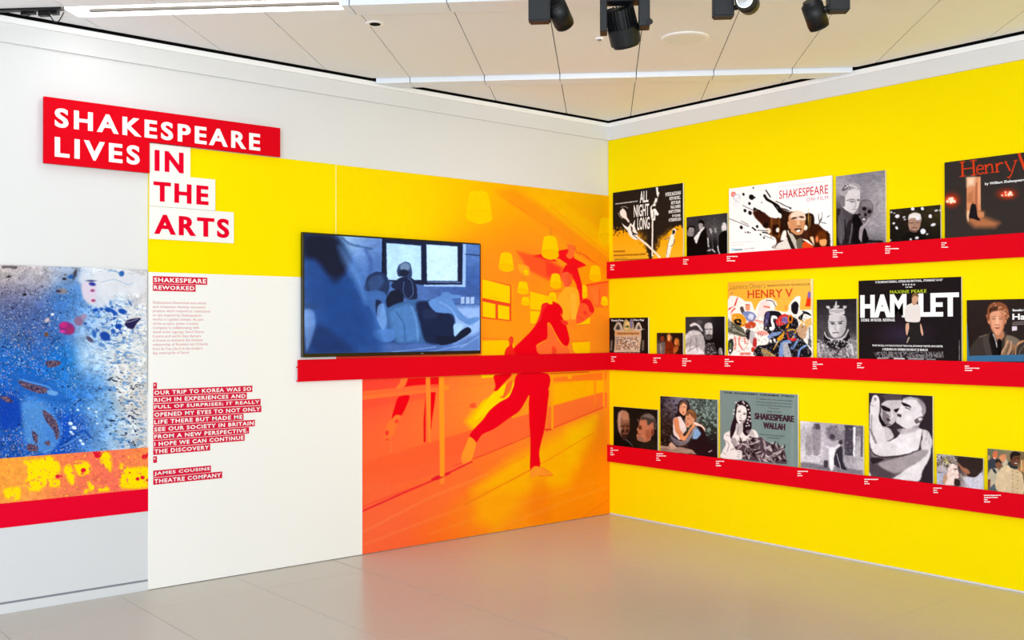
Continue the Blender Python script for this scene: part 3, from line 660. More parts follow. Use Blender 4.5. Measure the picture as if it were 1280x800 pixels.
    for s in ('85,95 150,112 215,130 220,150 180,155 125,135 100,120', '202,232 240,258 268,300 275,350 262,370 250,330 215,285 200,250', '130,390 175,400 170,425 128,420', '150,330 175,350 172,390 155,370', '215,5 280,5 275,25 225,35', '0,170 40,172 60,195 30,195', '205,385 230,375 230,400'):
        c.P(s, '#5c4660', 6); c.P(s, '#8a6c78', 5, .9, 1, c.th(fbm(c.x/4, c.y/4, 55, 2), .5, .1)); c.P(s, '#1a1a44', 5, .9, 1, c.th(fbm(c.x/4, c.y/4, 57, 2), .58, .1))
    c.L('95,90 160,108 225,125 250,155', 4, '#8ab8ec', 6, .8); c.P('220,140 268,148 262,165 225,160', '#78b0ec', 6, .8)
    for x, y, r in ((362, 232, 7), (413, 225, 6), (328, 295, 11), (345, 315, 12), (330, 335, 8), (448, 242, 7), (452, 296, 6), (375, 375, 8), (385, 390, 9), (340, 345, 7), (450, 262, 5)): c.E(x, y, r, r*.7, '#d8ecfc', 4, 20)
    c.L('200,430 300,395 380,350', 6, '#7cb0e8', 6, .6); c.L('250,420 380,330 420,360', 10, '#0a3ca0', 10, .7)
def band(c):
    c.fr(0, 450, 3.72)
    c.G(70, '30,520,#ff9c34 80,560,#ffa040 120,620,#ff9450 60,480,#ffa840 250,500,#fd8848 400,520,#fa7450 520,450,#f8705a 500,560,#f86a58 640,450,#ff8c48 350,600,#fa7c54 680,500,#ff8a50')
    c.tex(14, 61, .12); n = fbm(c.x/16, c.y/16, 63, 4); nn = fbm(c.x/5, c.y/5, 65, 2)
    for s in ('110,470 180,460 230,445 275,480 280,520 230,570 190,600 180,610 130,605 120,560 140,520', '215,560 285,555 285,590 235,590', '295,495 330,490 355,570 330,580 300,530', '345,475 400,470 425,500 410,530 370,540 350,510', '465,430 510,430 520,470 515,520 480,490 465,460', '560,480 600,500 690,500 690,590 565,595 560,540', '410,565 450,585 500,590 505,610 420,610', '20,600 90,590 95,640 70,655 25,640', '390,600 410,600 405,620 385,618'):
        c.P(s, '#ffdc08', 14, 1, 1, np.clip((n-.36)*16, 0, 1))
    for s in ('130,480 250,470 260,520 170,590 140,580', '350,490 400,485 405,520 370,525', '575,520 680,515 680,585 575,585', '300,500 325,500 345,560 325,560', '475,440 505,445 508,490 490,485'): c.P(s, '#ffe000', 5, 1, 1, np.clip((n-.22)*12, 0, 1))
    for x, y, r in ((388, 513, 12), (268, 541, 10), (455, 440, 18), (640, 553, 9), (663, 546, 10), (672, 450, 13), (687, 558, 8), (603, 524, 4), (440, 430, 8), (285, 540, 5), (690, 440, 10)): c.E(x, y, r, r*.9, '#e21030', 4)
    c.put(c.th(fbm(c.x/6, c.y/6, 67, 2), .8, .03)*.8, '#e83038'); c.put(c.th(fbm(c.x/5, c.y/5, 69, 2), .8, .03), '#ffd820')
AX = -3.968
box('backing', M['edge'], ap, -5.9, AX, -.0085, -.0064, .478, 1.940)
grid_print('marbled_print', 'L', .009, -5.9, AX, .864, 1.940, art, ap, M['prt'], 1.4)
grid_print('splashed_band', 'L', .009, -5.9, -3.953, .614, .864, band, ap, M['prt'], 1.4)
quad('red_stripe', 'L', .0082, -5.9, -3.953, .478, .614, M['redtext'], ap)

# ---- television
def tvpic(c):
    c.fr(370, 280, 4)
    c.G(48, '60,80,#2a3c5c 60,250,#46689c 60,350,#3c5c90 60,480,#86a8d4 60,560,#3a5a90 60,640,#1e2e50 150,120,#1c2844 200,220,#263a62 120,330,#3a62a0 180,450,#2c5490 250,350,#34609c 280,500,#2a5490 300,620,#2c508c 220,600,#28487c 300,180,#7aa0d4 250,100,#a8cae8 330,100,#7c98c4 400,120,#6f92c8 400,220,#5c80b8 380,200,#5878b0 330,250,#5a80b8 640,330,#5a78b0 750,340,#4c6aa4 880,120,#6082bc 880,300,#4a6ca8 880,390,#3c5c98 700,420,#5878ac 880,450,#a4c0e8 800,560,#7894c8 900,600,#88a8d8 700,620,#3a548c 500,620,#2c4478 850,640,#4c6498 430,560,#4470ac')
    c.tex(12, 71, .08, .5, 1)
    c.P('430,68 835,95 832,310 640,305 455,285 430,250', '#1a2848', 5, 1, 0)
    c.P('452,95 625,108 627,280 455,280', '#b8d8f4', 5, 1, 0); c.P('652,102 808,112 808,285 655,284', '#c6e0f8', 5, 1, 0)
    c.P('835,95 850,98 848,315 640,312 640,304 832,303', '#a0bee6', 4, 1, 0); c.L('660,290 820,292', 5, '#7c98c8', 4, .9, 0); c.L('848,150 922,158', 6, '#28406c', 4, .8, 0); c.L('436,70 432,250', 8, '#101c34', 4, 1, 0); c.L('640,75 830,90', 6, '#7c94bc', 3, .8, 0)
    c.L('713,325 713,400 920,400', 3, '#34508a', 5, .5, 0)
    for x in (833, 859, 882): c.P(f'{x-9},365 {x+9},364 {x+9},398 {x-9},400', '#a8bfe2', 3, 1, 0)
    c.P('600,425 720,415 920,418 920,660 780,660 790,480', '#9ab6e2', 20, .9, 0); c.P('60,655 400,600 620,590 780,600 920,540 920,660', '#5c7cb4', 24, .8, 0)
    for s in ('480,640 700,615', '600,655 860,600', '820,620 920,560', '700,650 880,640'): c.L(s, 5, '#a8c4ec', 6, .5, 0)
    # figures behind
    c.P('475,310 500,280 545,262 585,275 602,310 605,372 560,378 520,345', '#223052', 6); c.P('505,235 515,205 545,188 572,200 580,240 575,268 540,262 512,262', '#3a4c70', 5); c.E(545, 215, 26, 22, '#8aa0bc', 10, 0, .8); c.E(540, 245, 24, 18, '#1e2c48', 8); c.L('540,290 537,340 560,375 585,350 580,290 560,272', 2.5, '#8aa8d8', 3, .7)
    c.P('345,300 360,260 400,238 445,250 468,300 455,360 420,380 380,350 340,330', '#2c4268', 6); c.P('360,290 385,262 425,255 440,290 410,330 370,330', '#466290', 12, .7)
    c.P('345,340 400,330 450,350 470,420 460,520 430,540 400,480 370,420 330,360', '#4a70a8', 10); c.P('400,380 430,395 415,470 400,440', '#1c2c50', 8)
    c.P('450,380 470,340 505,328 535,350 535,390 500,415 460,420', '#16223e', 6)
    # lying figure
    c.P('455,425 500,400 580,378 640,382 700,370 760,400 790,450 790,540 760,590 690,600 560,592 500,592 470,540 450,470', '#48709f', 8); c.P('600,400 650,385 720,400 790,470 790,560 740,600 650,590 620,500', '#1b2c50', 14); c.P('470,440 560,400 600,450 620,560 560,590 510,588 480,520', '#5c88bc', 18, .8)
    c.L('500,440 540,500 545,580', 6, '#38608f', 10, .7); c.L('575,410 600,480 610,580', 8, '#7ea6d4', 10, .6); c.P('640,430 700,425 700,470 640,470', '#2c3c60', 14, .8)
    c.P('660,390 720,360 730,345 760,340 780,352 825,358 820,372 780,375 800,410 820,440 860,470 910,465 915,480 870,505 820,480 780,450 700,440', '#6a92c8', 6); c.L('720,390 770,420 800,460', 8, '#90b0dc', 8, .6)
    c.P('700,560 780,560 855,515 875,540 800,590 720,605', '#14223e', 5); c.P('790,500 840,505 800,560 790,550', '#a8c8f0', 6)
    c.P('400,530 480,525 498,560 480,585 430,590 380,560', '#5a86c0', 8); c.P('410,410 440,400 455,500 430,530 405,470', '#7ca2d4', 8, .8)
    # blurred foreground figure
    c.P('40,60 200,60 260,140 320,260 350,380 390,520 420,650 60,655 90,560 60,400', '#2a5490', 50, .85); c.P('50,60 190,60 255,150 270,200 200,300 150,240 100,180 45,160', '#141e38', 34, .95); c.P('210,110 260,150 330,270 350,400 300,300 240,200', '#7aa2d8', 36, .6); c.P('130,300 250,280 330,450 350,600 200,560', '#22508c', 50, .6); c.P('60,560 120,500 200,560 300,640 120,655', '#1a3462', 40, .6); c.P('45,435 90,440 95,520 50,640', '#88a8d8', 16, .6); c.L('230,70 270,100 330,115 380,125', 10, '#3c5a88', 10, .7); c.L('350,130 375,190 370,240', 18, '#4868a0', 16, .7); c.L('45,410 100,410', 30, '#34507e', 12, .6)
    c.L('45,655 920,650', 6, '#16223c', 12, .6, 0)
    c.C = np.clip(c.C, 0, 1)**1.22*1.06
tv = tag(empty('television', (-2.17, 0, 1.39)), 'wide wall mounted television showing a blue toned film of dancers', 'television')
TX0, TX1, TZ0, TZ1 = -2.938, -1.426, 1.389, 2.226
bm = bmesh.new(); bx(bm, TX0, TX1, -.05, -.022, TZ0, TZ1, bev=.003); mesh('casing', bm, M['bezel'], tv)
bm = bmesh.new(); bx(bm, -2.5, -1.9, -.024, -.0125, 1.62, 2.0); mesh('wall_bracket', bm, M['black'], tv)
grid_print('screen', 'L', .0506, TX0+.013, TX1-.012, TZ0+.024, TZ1-.012, tvpic, tv, M['scr'], 1.5, warp=.6, grain=.05)
quad('indicator', 'L', .0502, -1.98, -1.96, TZ0+.008, TZ0+.012, M['slot'], tv)

# ---- red rails
def rail(name, lab, side, a0, a1, z0, z1, d=.035):
    t = tag(empty(name, ((a0+a1)/2, 0, z0) if side == 'L' else (0, (a0+a1)/2, z0)), lab, 'rail', 'red picture rails')
    def b(nm, d0, d1, za, zb): return box(nm, M['red'], t, *((a0, a1, -d1, -d0, za, zb) if side == 'L' else (-d1, -d0, a0, a1, za, zb)), bev=.0008)
    w0 = .0125 if side == 'L' else .0035
    b('front_lip', d-.005, d, z0, z1); b('ledge', w0, d-.005, z1-.055, z1-.045); b('underside', w0, d-.005, z0, z0+.008)
    return t
ZR = [(2.0, 2.143), (1.227, 1.373), (.449, .592)]
rail('picture_rail', 'shorter red rail under the television on the left wall', 'L', -2.965, -.036, *ZR[1])
rails = [rail('picture_rail', l, 'R', -5.6, -.001 if i != 1 else -.001, *ZR[i]) for i, l in enumerate(('topmost red picture rail on the yellow wall', 'middle red picture rail on the yellow wall', 'lowest red picture rail on the yellow wall'))]

# ================================================================== PICTURES ON THE RIGHT WALL
RO = .0255
def picture(name, lab, cat, row, xl, xr, yt, paint, texts=(), edge=None, base='#808080', xtr=None, grp=None):
    """xl, xr, yt: photograph pixels of the print's left, right and top-left; it stands on the rail's ledge"""
    A = onplane((xl, yt), 0, -RO); B = onplane((min(xr, 1279) if xtr is None else xr, yt), 0, -RO)
    y0, y1 = A[1], B[1]
    if xtr: y1 = xtr
    zt = A[2]; zb = ZR[row][1]-.045
    t = tag(empty(name, (-.02, (y0+y1)/2, zb)), lab, cat, grp or ('pictures on the %s red rail' % ('top', 'middle', 'lowest')[row]))
    box('board', edge or M['edge'], t, -RO+.0003, -RO+.013, y1, y0, zb, zt, bev=.0005)
    ph = name in ('film_still', 'portrait_photograph')
    p = grid_print('print', 'R', RO, y0, y1, zb, zt, paint, t, M['prt'], 1.5, base, warp=1.0 if ph else .5, grain=.05 if ph else .015)
    for nm, items, m, kw in texts: lettering(nm, items, 'R', RO+.0006, m, t, **kw)
    return t
def ink(col): 
    k = 'ink_'+str(col).lstrip('#')
    if k not in M: M[k] = mat(k, col, .5, .2)
    return M[k]
def tx(f, *it): return [(b, *f(x0, y0), f(0, y1)[1], f(x1, 0)[0]) for b, x0, y0, y1, x1 in it]

# --- top rail
def p1(c):
    c.fr(760, 225, 8); c.C[:] = rgb('#2c241f')
    n = c.n(14, 81, 4); c.put(np.clip((c.y-(470+70*np.exp(-((c.x-100)/400)**2)*0+np.where((c.x > 250) & (c.x < 640), 1, 0)*0))/60+(n-.5)*3-.2, 0, 1)*np.clip(1-np.exp(-((c.x-455)/ (60+0*c.x))**2)*0, 0, 1), '#fbb11a')
    c.put(np.clip(1.6-abs(c.x-455+.12*(c.y-500))/np.maximum(18, (800-c.y)*.42)+(n-.5)*1.6, 0, 1)*np.clip((c.y-380)/40, 0, 1), '#2c241f')
    c.P('520,600 560,560 700,440 760,460 760,800 530,800', '#fbb11a', 10, 1, 0, np.clip((c.y-600+140*(c.x > 600))/60+(n-.5)*4+.6, 0, 1))
    c.put(np.clip((c.y-610)/150, 0, 1)*.35*(c.C[:, 2] < .3)*(c.C[:, 0] > .7), '#ffd460')
    c.L('445,385 443,760', 14, '#fbf6ee', 5, 1, 0); c.L('285,565 400,655 515,770', 20, '#fbf0e0', 6, 1, 0); c.L('300,585 500,765', 4, '#f0a030', 4, .6, 0)
    c.P('480,75 500,75 500,110 512,130 495,190 480,240 470,270 495,320 508,340 495,355 475,350 470,400 440,400 425,330 425,270 455,240 475,180 485,140', '#fbf8f4', 5)
    c.P('478,130 500,180 470,175', '#2c241f', 5); c.P('440,265 465,262 480,285 455,290 440,300', '#2c241f', 5); c.L('452,310 460,360 448,385', 5, '#2c241f', 5); c.L('470,235 500,220', 6, '#2c241f', 5)
    c.P('120,310 150,285 180,320 190,370 215,410 205,425 175,390 140,370 118,340', '#f5eeea', 5); c.L('100,330 120,365 145,385', 6, '#e8d8cc', 6, .7); c.L('130,275 165,265 200,280', 6, '#e8d8cc', 6, .7)
    c.P('140,435 165,455 200,470 225,430 245,450 270,400 268,470 300,545 285,560 295,600 255,590 215,555 195,510 160,470', '#fbf8f4', 5); c.P('225,455 245,480 250,520 300,545 250,545 235,510', '#2c241f', 5); c.L('245,545 290,580', 8, '#2c241f', 5)
    c.P('640,510 655,485 680,495 675,530 660,560 670,600 655,640 635,680 610,770 580,770 590,690 605,620 625,570 600,590 570,600 610,570 635,545', '#fdf6e4', 6); c.P('645,505 670,500 668,535 645,545', '#2c241f', 5); c.L('665,590 660,630 630,665', 6, '#2c241f', 5); c.L('568,598 620,570', 6, '#2c241f', 4); c.L('610,580 590,700 585,770', 3, '#2c241f', 4)
    for s in ('65,715 165,712', '65,755 370,742'): c.L(s, 18, '#6e4a10', 6, .75, 0)
    for x in range(70, 370, 13): c.L(f'{x},705 {x+2},770', 4, '#fbb11a', 4, .8, 0)
    c.L('65,785 190,778', 5, '#5c4010', 4, .7, 0); c.L('65,800 430,788', 9, '#4a3410', 5, .7, 0); c.L('575,797 740,770', 6, '#4a3410', 5, .5, 0)
f8 = fr(760, 225, 8)
names_ = [("PATRICK McGOOHAN", 575, 127, 165, 727), ("KEITH MICHELL", 615, 170, 203, 725), ("BETSY BLAIR", 632, 213, 245, 725), ("PAUL HARRIS", 627, 256, 288, 725), ("MARTI STEVENS", 607, 302, 335, 725), ("AND", 640, 347, 370, 662), ("RICHARD", 668, 344, 370, 725), ("ATTENBOROUGH", 607, 385, 418, 727)]
picture('film_poster', 'black and amber poster reading ALL NIGHT LONG nearest the corner', 'poster', 0, 766, 853.7, 241, p1,
        [('title', tx(f8, ('ALL', 318, 116, 230, 404), ('NIGHT', 258, 252, 374, 411), ('LONG', 294, 378, 502, 416)), M['white_ink'], dict(bold=.02, res=3)),
         ('credits', tx(f8, *names_), M['white_ink'], dict(bold=.025, res=2)), ('credits', tx(f8, ('THE RANK ORGANISATION PRESENTS A BOB ROBERTS PRODUCTION', 72, 234, 247, 296)), M['white_ink'], dict(bold=.02, res=1))])
def p2(c):
    c.fr(750, 210, 5.712); c.C[:] = rgb('#1d1a1d'); c.G(60, '640,380,#3c383c 760,370,#2c2a2c 820,400,#6c6a6c 880,360,#2a282a 640,600,#151215 760,600,#151215 860,600,#181518')
    for s in ('620,430 650,410 680,425 670,460 640,450', '700,390 720,370 745,385 740,420 712,430'): c.P(s, '#0c0a0c', 6)
    c.P('640,425 672,432 668,480 640,490 622,470', '#8c8688', 8); c.P('705,395 735,400 732,432 712,445', '#a8a2a4', 6); c.P('620,500 690,490 740,430 760,440 760,640 612,640', '#0e0c0e', 8); c.P('672,500 690,540 710,480 748,425 735,425 700,465', '#e8e4e8', 5)
    c.P('865,430 880,390 900,400 900,450 875,465', '#dcd8dc', 6); c.P('850,480 905,450 905,620 850,620', '#0c0a0c', 6); c.P('780,440 790,425 800,445 796,470', '#b0acb0', 5); c.P('815,430 828,425 835,455 818,460', '#908c90', 5)
    for x in (775, 800, 840): c.L(f'{x},470 {x+5},600', 8, '#605c60', 8, .7, 0)
    for s in ('770,590 790,585', '800,580 820,600', '840,560 855,620', '770,500 775,560'): c.L(s, 8, '#d8d4d8', 4, .9, 0)
    c.tex(8, 83, .25)
picture('film_still', 'small black and white still of men in dark suits', 'picture', 0, 858.2, 909, 271.6, p2)
def p3(c):
    c.fr(905, 215, 7.62); c.C[:] = rgb('#fcf7f6'); k = '#17110f'
    c.P('275,380 340,360 380,400 440,430 500,440 540,410 560,350 620,370 660,380 700,380 780,400 840,410 860,440 860,490 900,500 960,560 1010,590 990,640 1015,700 1000,730 480,730 500,680 490,630 440,600 400,580 430,550 380,530 350,490 300,440', '#4a2412', 10)
    c.P('300,390 370,380 430,430 430,500 370,480 310,430', '#3a1a12', 14); c.P('440,450 520,470 530,620 470,600', '#5c3014', 16); c.P('520,350 560,345 620,380 610,560 560,560 530,480', '#2c1810', 14); c.E(500, 550, 60, 50, '#281008', 20); c.E(512, 552, 16, 22, '#fff4e8', 8); c.E(425, 560, 22, 26, '#f8e0c8', 10); c.E(400, 505, 24, 24, '#1c100c', 8)
    for x in (455, 530): c.L(f'{x},440 {x-5},620', 10, '#a8682c', 12, .7, 0)
    c.P('780,400 850,405 860,490 840,560 790,560', '#241410', 10); c.L('825,420 820,500 790,620', 10, '#a07030', 8, .8); c.P('860,500 1000,590 990,730 790,730 800,560', '#3c1c0c', 12); c.E(930, 620, 50, 60, '#6c3410', 30); c.P('850,620 860,700 830,650 820,620', '#f0c8a0', 10); c.P('910,650 975,640 970,700 920,700', '#f4a868', 12); c.E(885, 640, 14, 30, '#e8804c', 10); c.E(775, 530, 20, 26, '#fff0e0', 10); c.E(805, 440, 5, 60, '#c89a50', 8)
    c.P('560,570 590,560 590,640 540,650', '#fff4ea', 10)
    # head and coat
    c.P('620,480 615,420 650,385 700,370 760,390 780,430 770,490 760,560 730,600 680,605 640,570', '#d09468', 8); c.P('640,400 700,370 760,385 775,420 770,460 640,450', '#fceada', 12, .8); c.P('605,480 625,470 635,520 620,540', '#d89c74', 6)
    c.E(668, 440, 30, 10, '#5c3420', 8, -12); c.E(738, 430, 24, 10, '#5c3420', 8, 5); c.P('695,450 715,460 722,500 700,510 690,480', '#e8b890', 8); c.L('700,515 730,518', 6, '#7c4c30', 6); c.P('675,540 730,535 740,552 680,560', '#4a2414', 6); c.P('690,555 725,548 715,570 700,572', '#fff', 5); c.P('640,570 690,600 750,590 760,560 765,610 720,640 660,630', '#38241c', 8); c.L('610,560 622,600', 8, '#fff', 6)
    c.P('480,730 490,690 560,650 600,620 640,600 680,700 700,730', '#e6e0d8', 8); c.P('600,625 620,600 690,730 640,730', '#2c201c', 6); c.P('620,590 660,600 720,730 680,730', '#c8c0b4', 8); c.P('690,650 740,630 750,730 700,730', '#6a6454', 10); c.P('755,670 800,665 850,710 850,730 750,730', '#e05020', 8); c.P('745,640 800,650 855,705 810,680', '#ece8e0', 6); c.L('485,720 510,680 560,655', 8, k, 6)
    # splashes
    for x, y, r in ((262, 240, 24), (186, 212, 12), (280, 152, 7), (200, 368, 15), (248, 390, 18), (165, 528, 15), (242, 300, 13), (290, 355, 12), (290, 243, 9), (348, 597, 9), (380, 627, 9), (228, 575, 8), (316, 520, 13), (204, 575, 5), (248, 578, 5), (985, 570, 8), (358, 290, 5), (633, 345, 9), (930, 620, 6)): c.E(x, y, r, r*1.15, k, 5, -30)
    for s, wd in (('385,225 410,260 470,295 520,330 545,400', 26), ('470,300 540,400', 16), ('400,175 440,238', 12), ('495,278 640,348', 8), ('180,320 300,375', 5), ('480,410 540,440', 5), ('50,445 140,480 240,520', 5), ('160,465 230,500', 4), ('270,530 300,555', 14), ('290,345 360,385', 14), ('380,605 470,640', 4), ('900,400 910,470 970,490', 6), ('935,380 930,460', 3), ('985,430 1005,415', 6), ('320,555 420,560', 7), ('370,575 410,580', 14), ('930,440 900,500', 10)): c.L(s, wd, k, 5)
    c.P('340,385 420,400 400,430 470,440 540,425 530,470 440,455 380,430', '#fcf7f6', 6, .0)
    c.P('490,380 545,400 540,440 480,420 400,400', '#fcf7f6', 6); c.P('560,360 640,380 620,380', '#fcf7f6', 5)
    for i in range(14):
        x = 990+((i*37) % 26); y = 590+i*10; c.L(f'{x-20},{y} {x+8},{y-3}', 5, k, 4, 1, 0)
    c.E(90, 212, 22, 24, '#f0604c', 6); c.L('78,206 102,206', 4, '#fff', 3); c.L('78,216 102,216', 4, '#fff', 3); c.E(122, 244, 32, 34, '#b8bcd8', 5); c.E(122, 244, 25, 27, '#fcf7f6', 5); c.E(135, 262, 20, 22, '#c8cce0', 4, 0, .7); c.E(135, 262, 14, 16, '#fcf7f6', 4); c.L('88,290 150,295', 5, '#d4d4dc', 4); c.L('88,305 140,325 88,330', 4, '#dcdce4', 4)
    c.L('70,675 280,662', 4, '#b8b4b8', 4, .8, 0); c.L('70,700 190,692', 4, '#b8b4b8', 4, .7, 0); c.P('70,730 105,728 105,752 70,754', '#b0d8e8', 5, 1, 0); c.L('110,742 170,738', 16, '#7c98a8', 5, .9, 0); c.L('190,735 240,730', 8, '#b8b8bc', 5, .8, 0); c.L('255,728 285,726', 16, '#c0c0c4', 5, .8, 0)
    c.L('525,140 980,85', 7, '#f0dcdc', 5, .9, 0)
f3 = fr(905, 215, 7.62)
picture('exhibition_poster', 'wide white ink splashed poster reading SHAKESPEARE ON FILM', 'poster', 0, 911.2, 1039.8, 236, p3,
        [('title', tx(f3, ('SHAKESPEARE', 525, 178, 258, 992)), ink('#d8203c'), dict(bold=.004, res=3)), ('title', tx(f3, ('ON FILM', 787, 247, 282, 992)), ink('#d87080'), dict(bold=0, space=1.2, res=3))])
def p4(c):
    c.fr(1040, 210, 8); c.G(80, '70,120,#a8a2ac 200,80,#8c8792 350,60,#7c7680 500,60,#8c8790 350,200,#9a949c 480,200,#a49ea4 300,300,#88828a 470,350,#a8a2a6 400,500,#98929a 480,600,#a8a2aa 420,680,#b4aeb4 60,350,#4c464c 60,250,#b4b0b8 200,700,#1c181c 440,740,#2c282c')
    c.tex(30, 91, .12, 1, 2); c.L('380,160 440,120 430,190', 6, '#c0bac0', 8, .5); c.L('500,240 505,400', 10, '#c4bec4', 10, .5); c.L('440,400 460,340', 14, '#6c666c', 10, .5)
    c.P('365,720 510,725 510,748 360,750', '#201c20', 6, 1, 0); c.P('45,410 100,420 140,470 240,480 300,540 320,600 360,750 20,780 25,500', '#2c262a', 8)
    c.P('90,420 150,410 200,470 150,560 120,700 80,760 50,600', '#5c565c', 16); c.L('60,480 90,600 90,760', 12, '#6c666c', 12, .6); c.L('130,520 140,740', 14, '#14100f', 12, .8); c.P('190,480 260,460 300,540 260,640 290,740 200,750 220,600', '#120e12', 10); c.L('200,560 195,640 175,750', 10, '#9c969c', 8, .7)
    c.P('80,250 90,200 140,155 200,150 260,165 278,200 280,300 270,370 250,420 215,462 180,455 150,430 110,400 85,340', '#d4ced2', 8); c.P('80,250 90,195 150,152 240,152 276,185 270,215 215,210 165,230 130,300 110,380 85,340', '#a8a2a8', 8)
    c.P('95,225 130,170 160,200 120,230', '#5c565c', 8); c.L('130,200 180,170 250,200', 10, '#e8e4e8', 8); c.L('160,160 180,215', 8, '#6a646a', 8, .8); c.P('75,280 125,285 130,370 110,390 85,340', '#7a747a', 8)
    c.L('150,325 200,310 225,318', 8, '#4c464c', 8); c.E(200, 335, 24, 8, '#5c5458', 8); c.E(262, 322, 14, 8, '#5c5458', 6); c.L('235,330 240,385 222,392', 8, '#9c949a', 10); c.L('205,415 240,412', 7, '#6c5c62', 6); c.L('215,460 240,440 255,410', 7, '#7c747a', 10); c.P('100,400 170,440 215,465 190,520 130,500', '#4c464c', 12, .8)
    c.P('290,330 330,315 380,325 412,370 415,420 395,490 360,500 335,545 300,545 290,510 265,480 262,420', '#6c646a', 8); c.P('300,340 350,325 395,350 405,400 350,390 300,380', '#8a8288', 14, .8)
    for x, y, rx, ry in ((322, 408, 20, 20), (376, 435, 20, 20), (336, 465, 14, 20), (275, 465, 12, 12)): c.E(x, y, rx, ry, '#1a1418', 8)
    c.L('300,495 340,505', 12, '#2c2428', 8); c.E(320, 512, 12, 8, '#d8d4d8', 5); c.P('370,500 410,450 400,520 330,600 320,640 300,740 270,700 280,600 320,560', '#988e94', 8); c.L('290,600 340,560 380,510', 8, '#c8c0c4', 8, .8); c.P('320,600 350,650 360,745 310,750 300,700', '#100c10', 6)
picture('portrait_photograph', 'grey photograph of a fair haired man holding a skull to his face', 'picture', 0, 1045, 1106.5, 220.6, p4)
def p5(c):
    c.fr(1100, 170, 5.333); c.G(60, '80,520,#2c241c 200,480,#30281e 350,500,#38301f 80,660,#1c1812 340,650,#241e16 230,640,#201a16'); c.tex(10, 93, .3)
    c.P('190,560 195,530 220,515 255,520 272,545 270,590 260,620 235,640 205,638 190,600', '#b08a78', 6); c.P('188,560 195,525 235,510 270,525 275,570 262,545 205,548', '#e4dcd8', 6); c.P('140,690 180,650 205,635 240,642 275,630 310,690', '#16120f', 6)
    c.L('198,580 222,578', 5, '#5c4038', 4); c.L('240,576 262,576', 5, '#5c4038', 4); c.L('228,585 226,600', 5, '#8c6450', 5); c.L('210,612 245,612', 6, '#5c3c34', 5); c.P('190,620 210,640 240,642 260,620 235,632', '#6c5048', 5)
    for x, y, rx, ry in ((115, 535, 16, 12), (160, 541, 10, 5), (218, 485, 12, 11), (283, 484, 10, 12), (335, 535, 12, 12), (375, 498, 12, 6), (355, 592, 16, 9), (92, 583, 10, 7), (112, 612, 8, 12), (287, 636, 18, 18), (245, 680, 12, 9), (205, 688, 8, 6), (67, 695, 8, 5), (75, 508, 8, 6), (60, 532, 4, 10), (400, 495, 6, 6), (165, 557, 8, 4), (252, 548, 14, 14), (60, 630, 6, 6), (315, 655, 8, 4), (96, 514, 6, 3)): c.E(x, y, rx, ry, '#e8e6f0', 5, -20)
picture('film_still', 'small photograph of a grey haired man among drifting snowflakes', 'picture', 0, 1112.2, 1175.6, 262, p5)
def p6(c):
    c.fr(1175, 185, 6.955); c.C[:] = rgb('#3a3330')
    c.E(98, 452, 62, 55, '#b8341c', 60, 0, .9); c.E(582, 400, 72, 40, '#b8341c', 55, 0, .9); c.E(95, 455, 46, 30, '#ff5c30', 24); c.E(585, 402, 50, 24, '#f4502c', 24)
    for x, y, r in ((65, 465, 12), (85, 445, 14), (105, 440, 14), (95, 468, 14), (125, 465, 12), (108, 460, 12), (540, 412, 8), (570, 385, 8), (572, 410, 8), (600, 405, 14), (612, 390, 14), (625, 408, 9)): c.E(x, y, r, r, '#ffe8d0', 8)
    c.P('232,255 353,248 355,550 320,545 232,545', '#d89068', 5, 1, 0); c.P('235,260 300,252 300,320 235,330', '#f8dcc0', 40, .9, 0); c.P('310,300 325,305 325,540 300,540', '#a85c40', 10, .8, 0); c.P('330,260 350,255 350,500 330,480', '#e8a880', 10, .8, 0); c.P('235,400 290,370 290,480 235,470', '#b06c48', 30, .7, 0)
    c.P('235,545 380,555 385,600 520,650 480,690 300,690 245,640', '#c07850', 50, .9, 0); c.P('320,548 380,556 382,600 330,600', '#d08c60', 6, .9, 0); c.P('232,550 258,545 250,600 250,640 235,620', '#f4c8a0', 8, .9)
    c.P('268,500 282,485 285,465 292,485 312,495 322,560 330,600 352,625 335,632 290,615 252,600', '#231d20', 5)
def serif_strokes(c, col):
    # HENRY in an old style roman, stroke by stroke
    def st(s, wd): c.L(s, wd, col, 4, 1, 0)
    st('194,122 197,243', 17); st('290,110 296,234', 17); st('197,182 292,172', 8); st('172,126 217,119', 7); st('174,248 220,241', 7); st('266,113 318,105', 7); st('270,238 320,231', 7)
    c.L('325,188 375,180 368,155 340,150 322,175 322,205 345,225 380,215', 11, col, 4); 
    c.L('398,150 402,218', 14, col, 4); st('385,152 402,147', 6); st('386,222 418,216', 6); c.L('402,165 430,143 452,150 456,210', 12, col, 4); st('440,215 472,209', 6)
    st('492,140 497,208', 14); st('480,142 497,137', 6); st('480,212 515,206', 6); c.L('497,158 520,132 545,132', 11, col, 4)
    st('562,122 582,119', 6); c.L('572,122 608,195', 13, col, 4, 1, 0); c.L('660,108 625,215 605,255 590,255', 10, col, 4); st('640,112 674,106', 6)
    st('664,42 705,37', 6); c.L('684,40 735,180', 24, col, 4, 1, 0)
def p6b(c): p6(c); serif_strokes(c, '#d8421c')
picture('theatre_poster', 'large dark brown poster with orange serif title and glowing doorway, top rail, cut by frame', 'poster', 0, 1180.6, 1310, 203.2, p6b,
        [('subtitle', tx(fr(1175, 185, 6.955), ('by William Shakespeare', 390, 300, 330, 742)), M['white_ink'], dict(bold=.02, res=2))], xtr=-3.72)

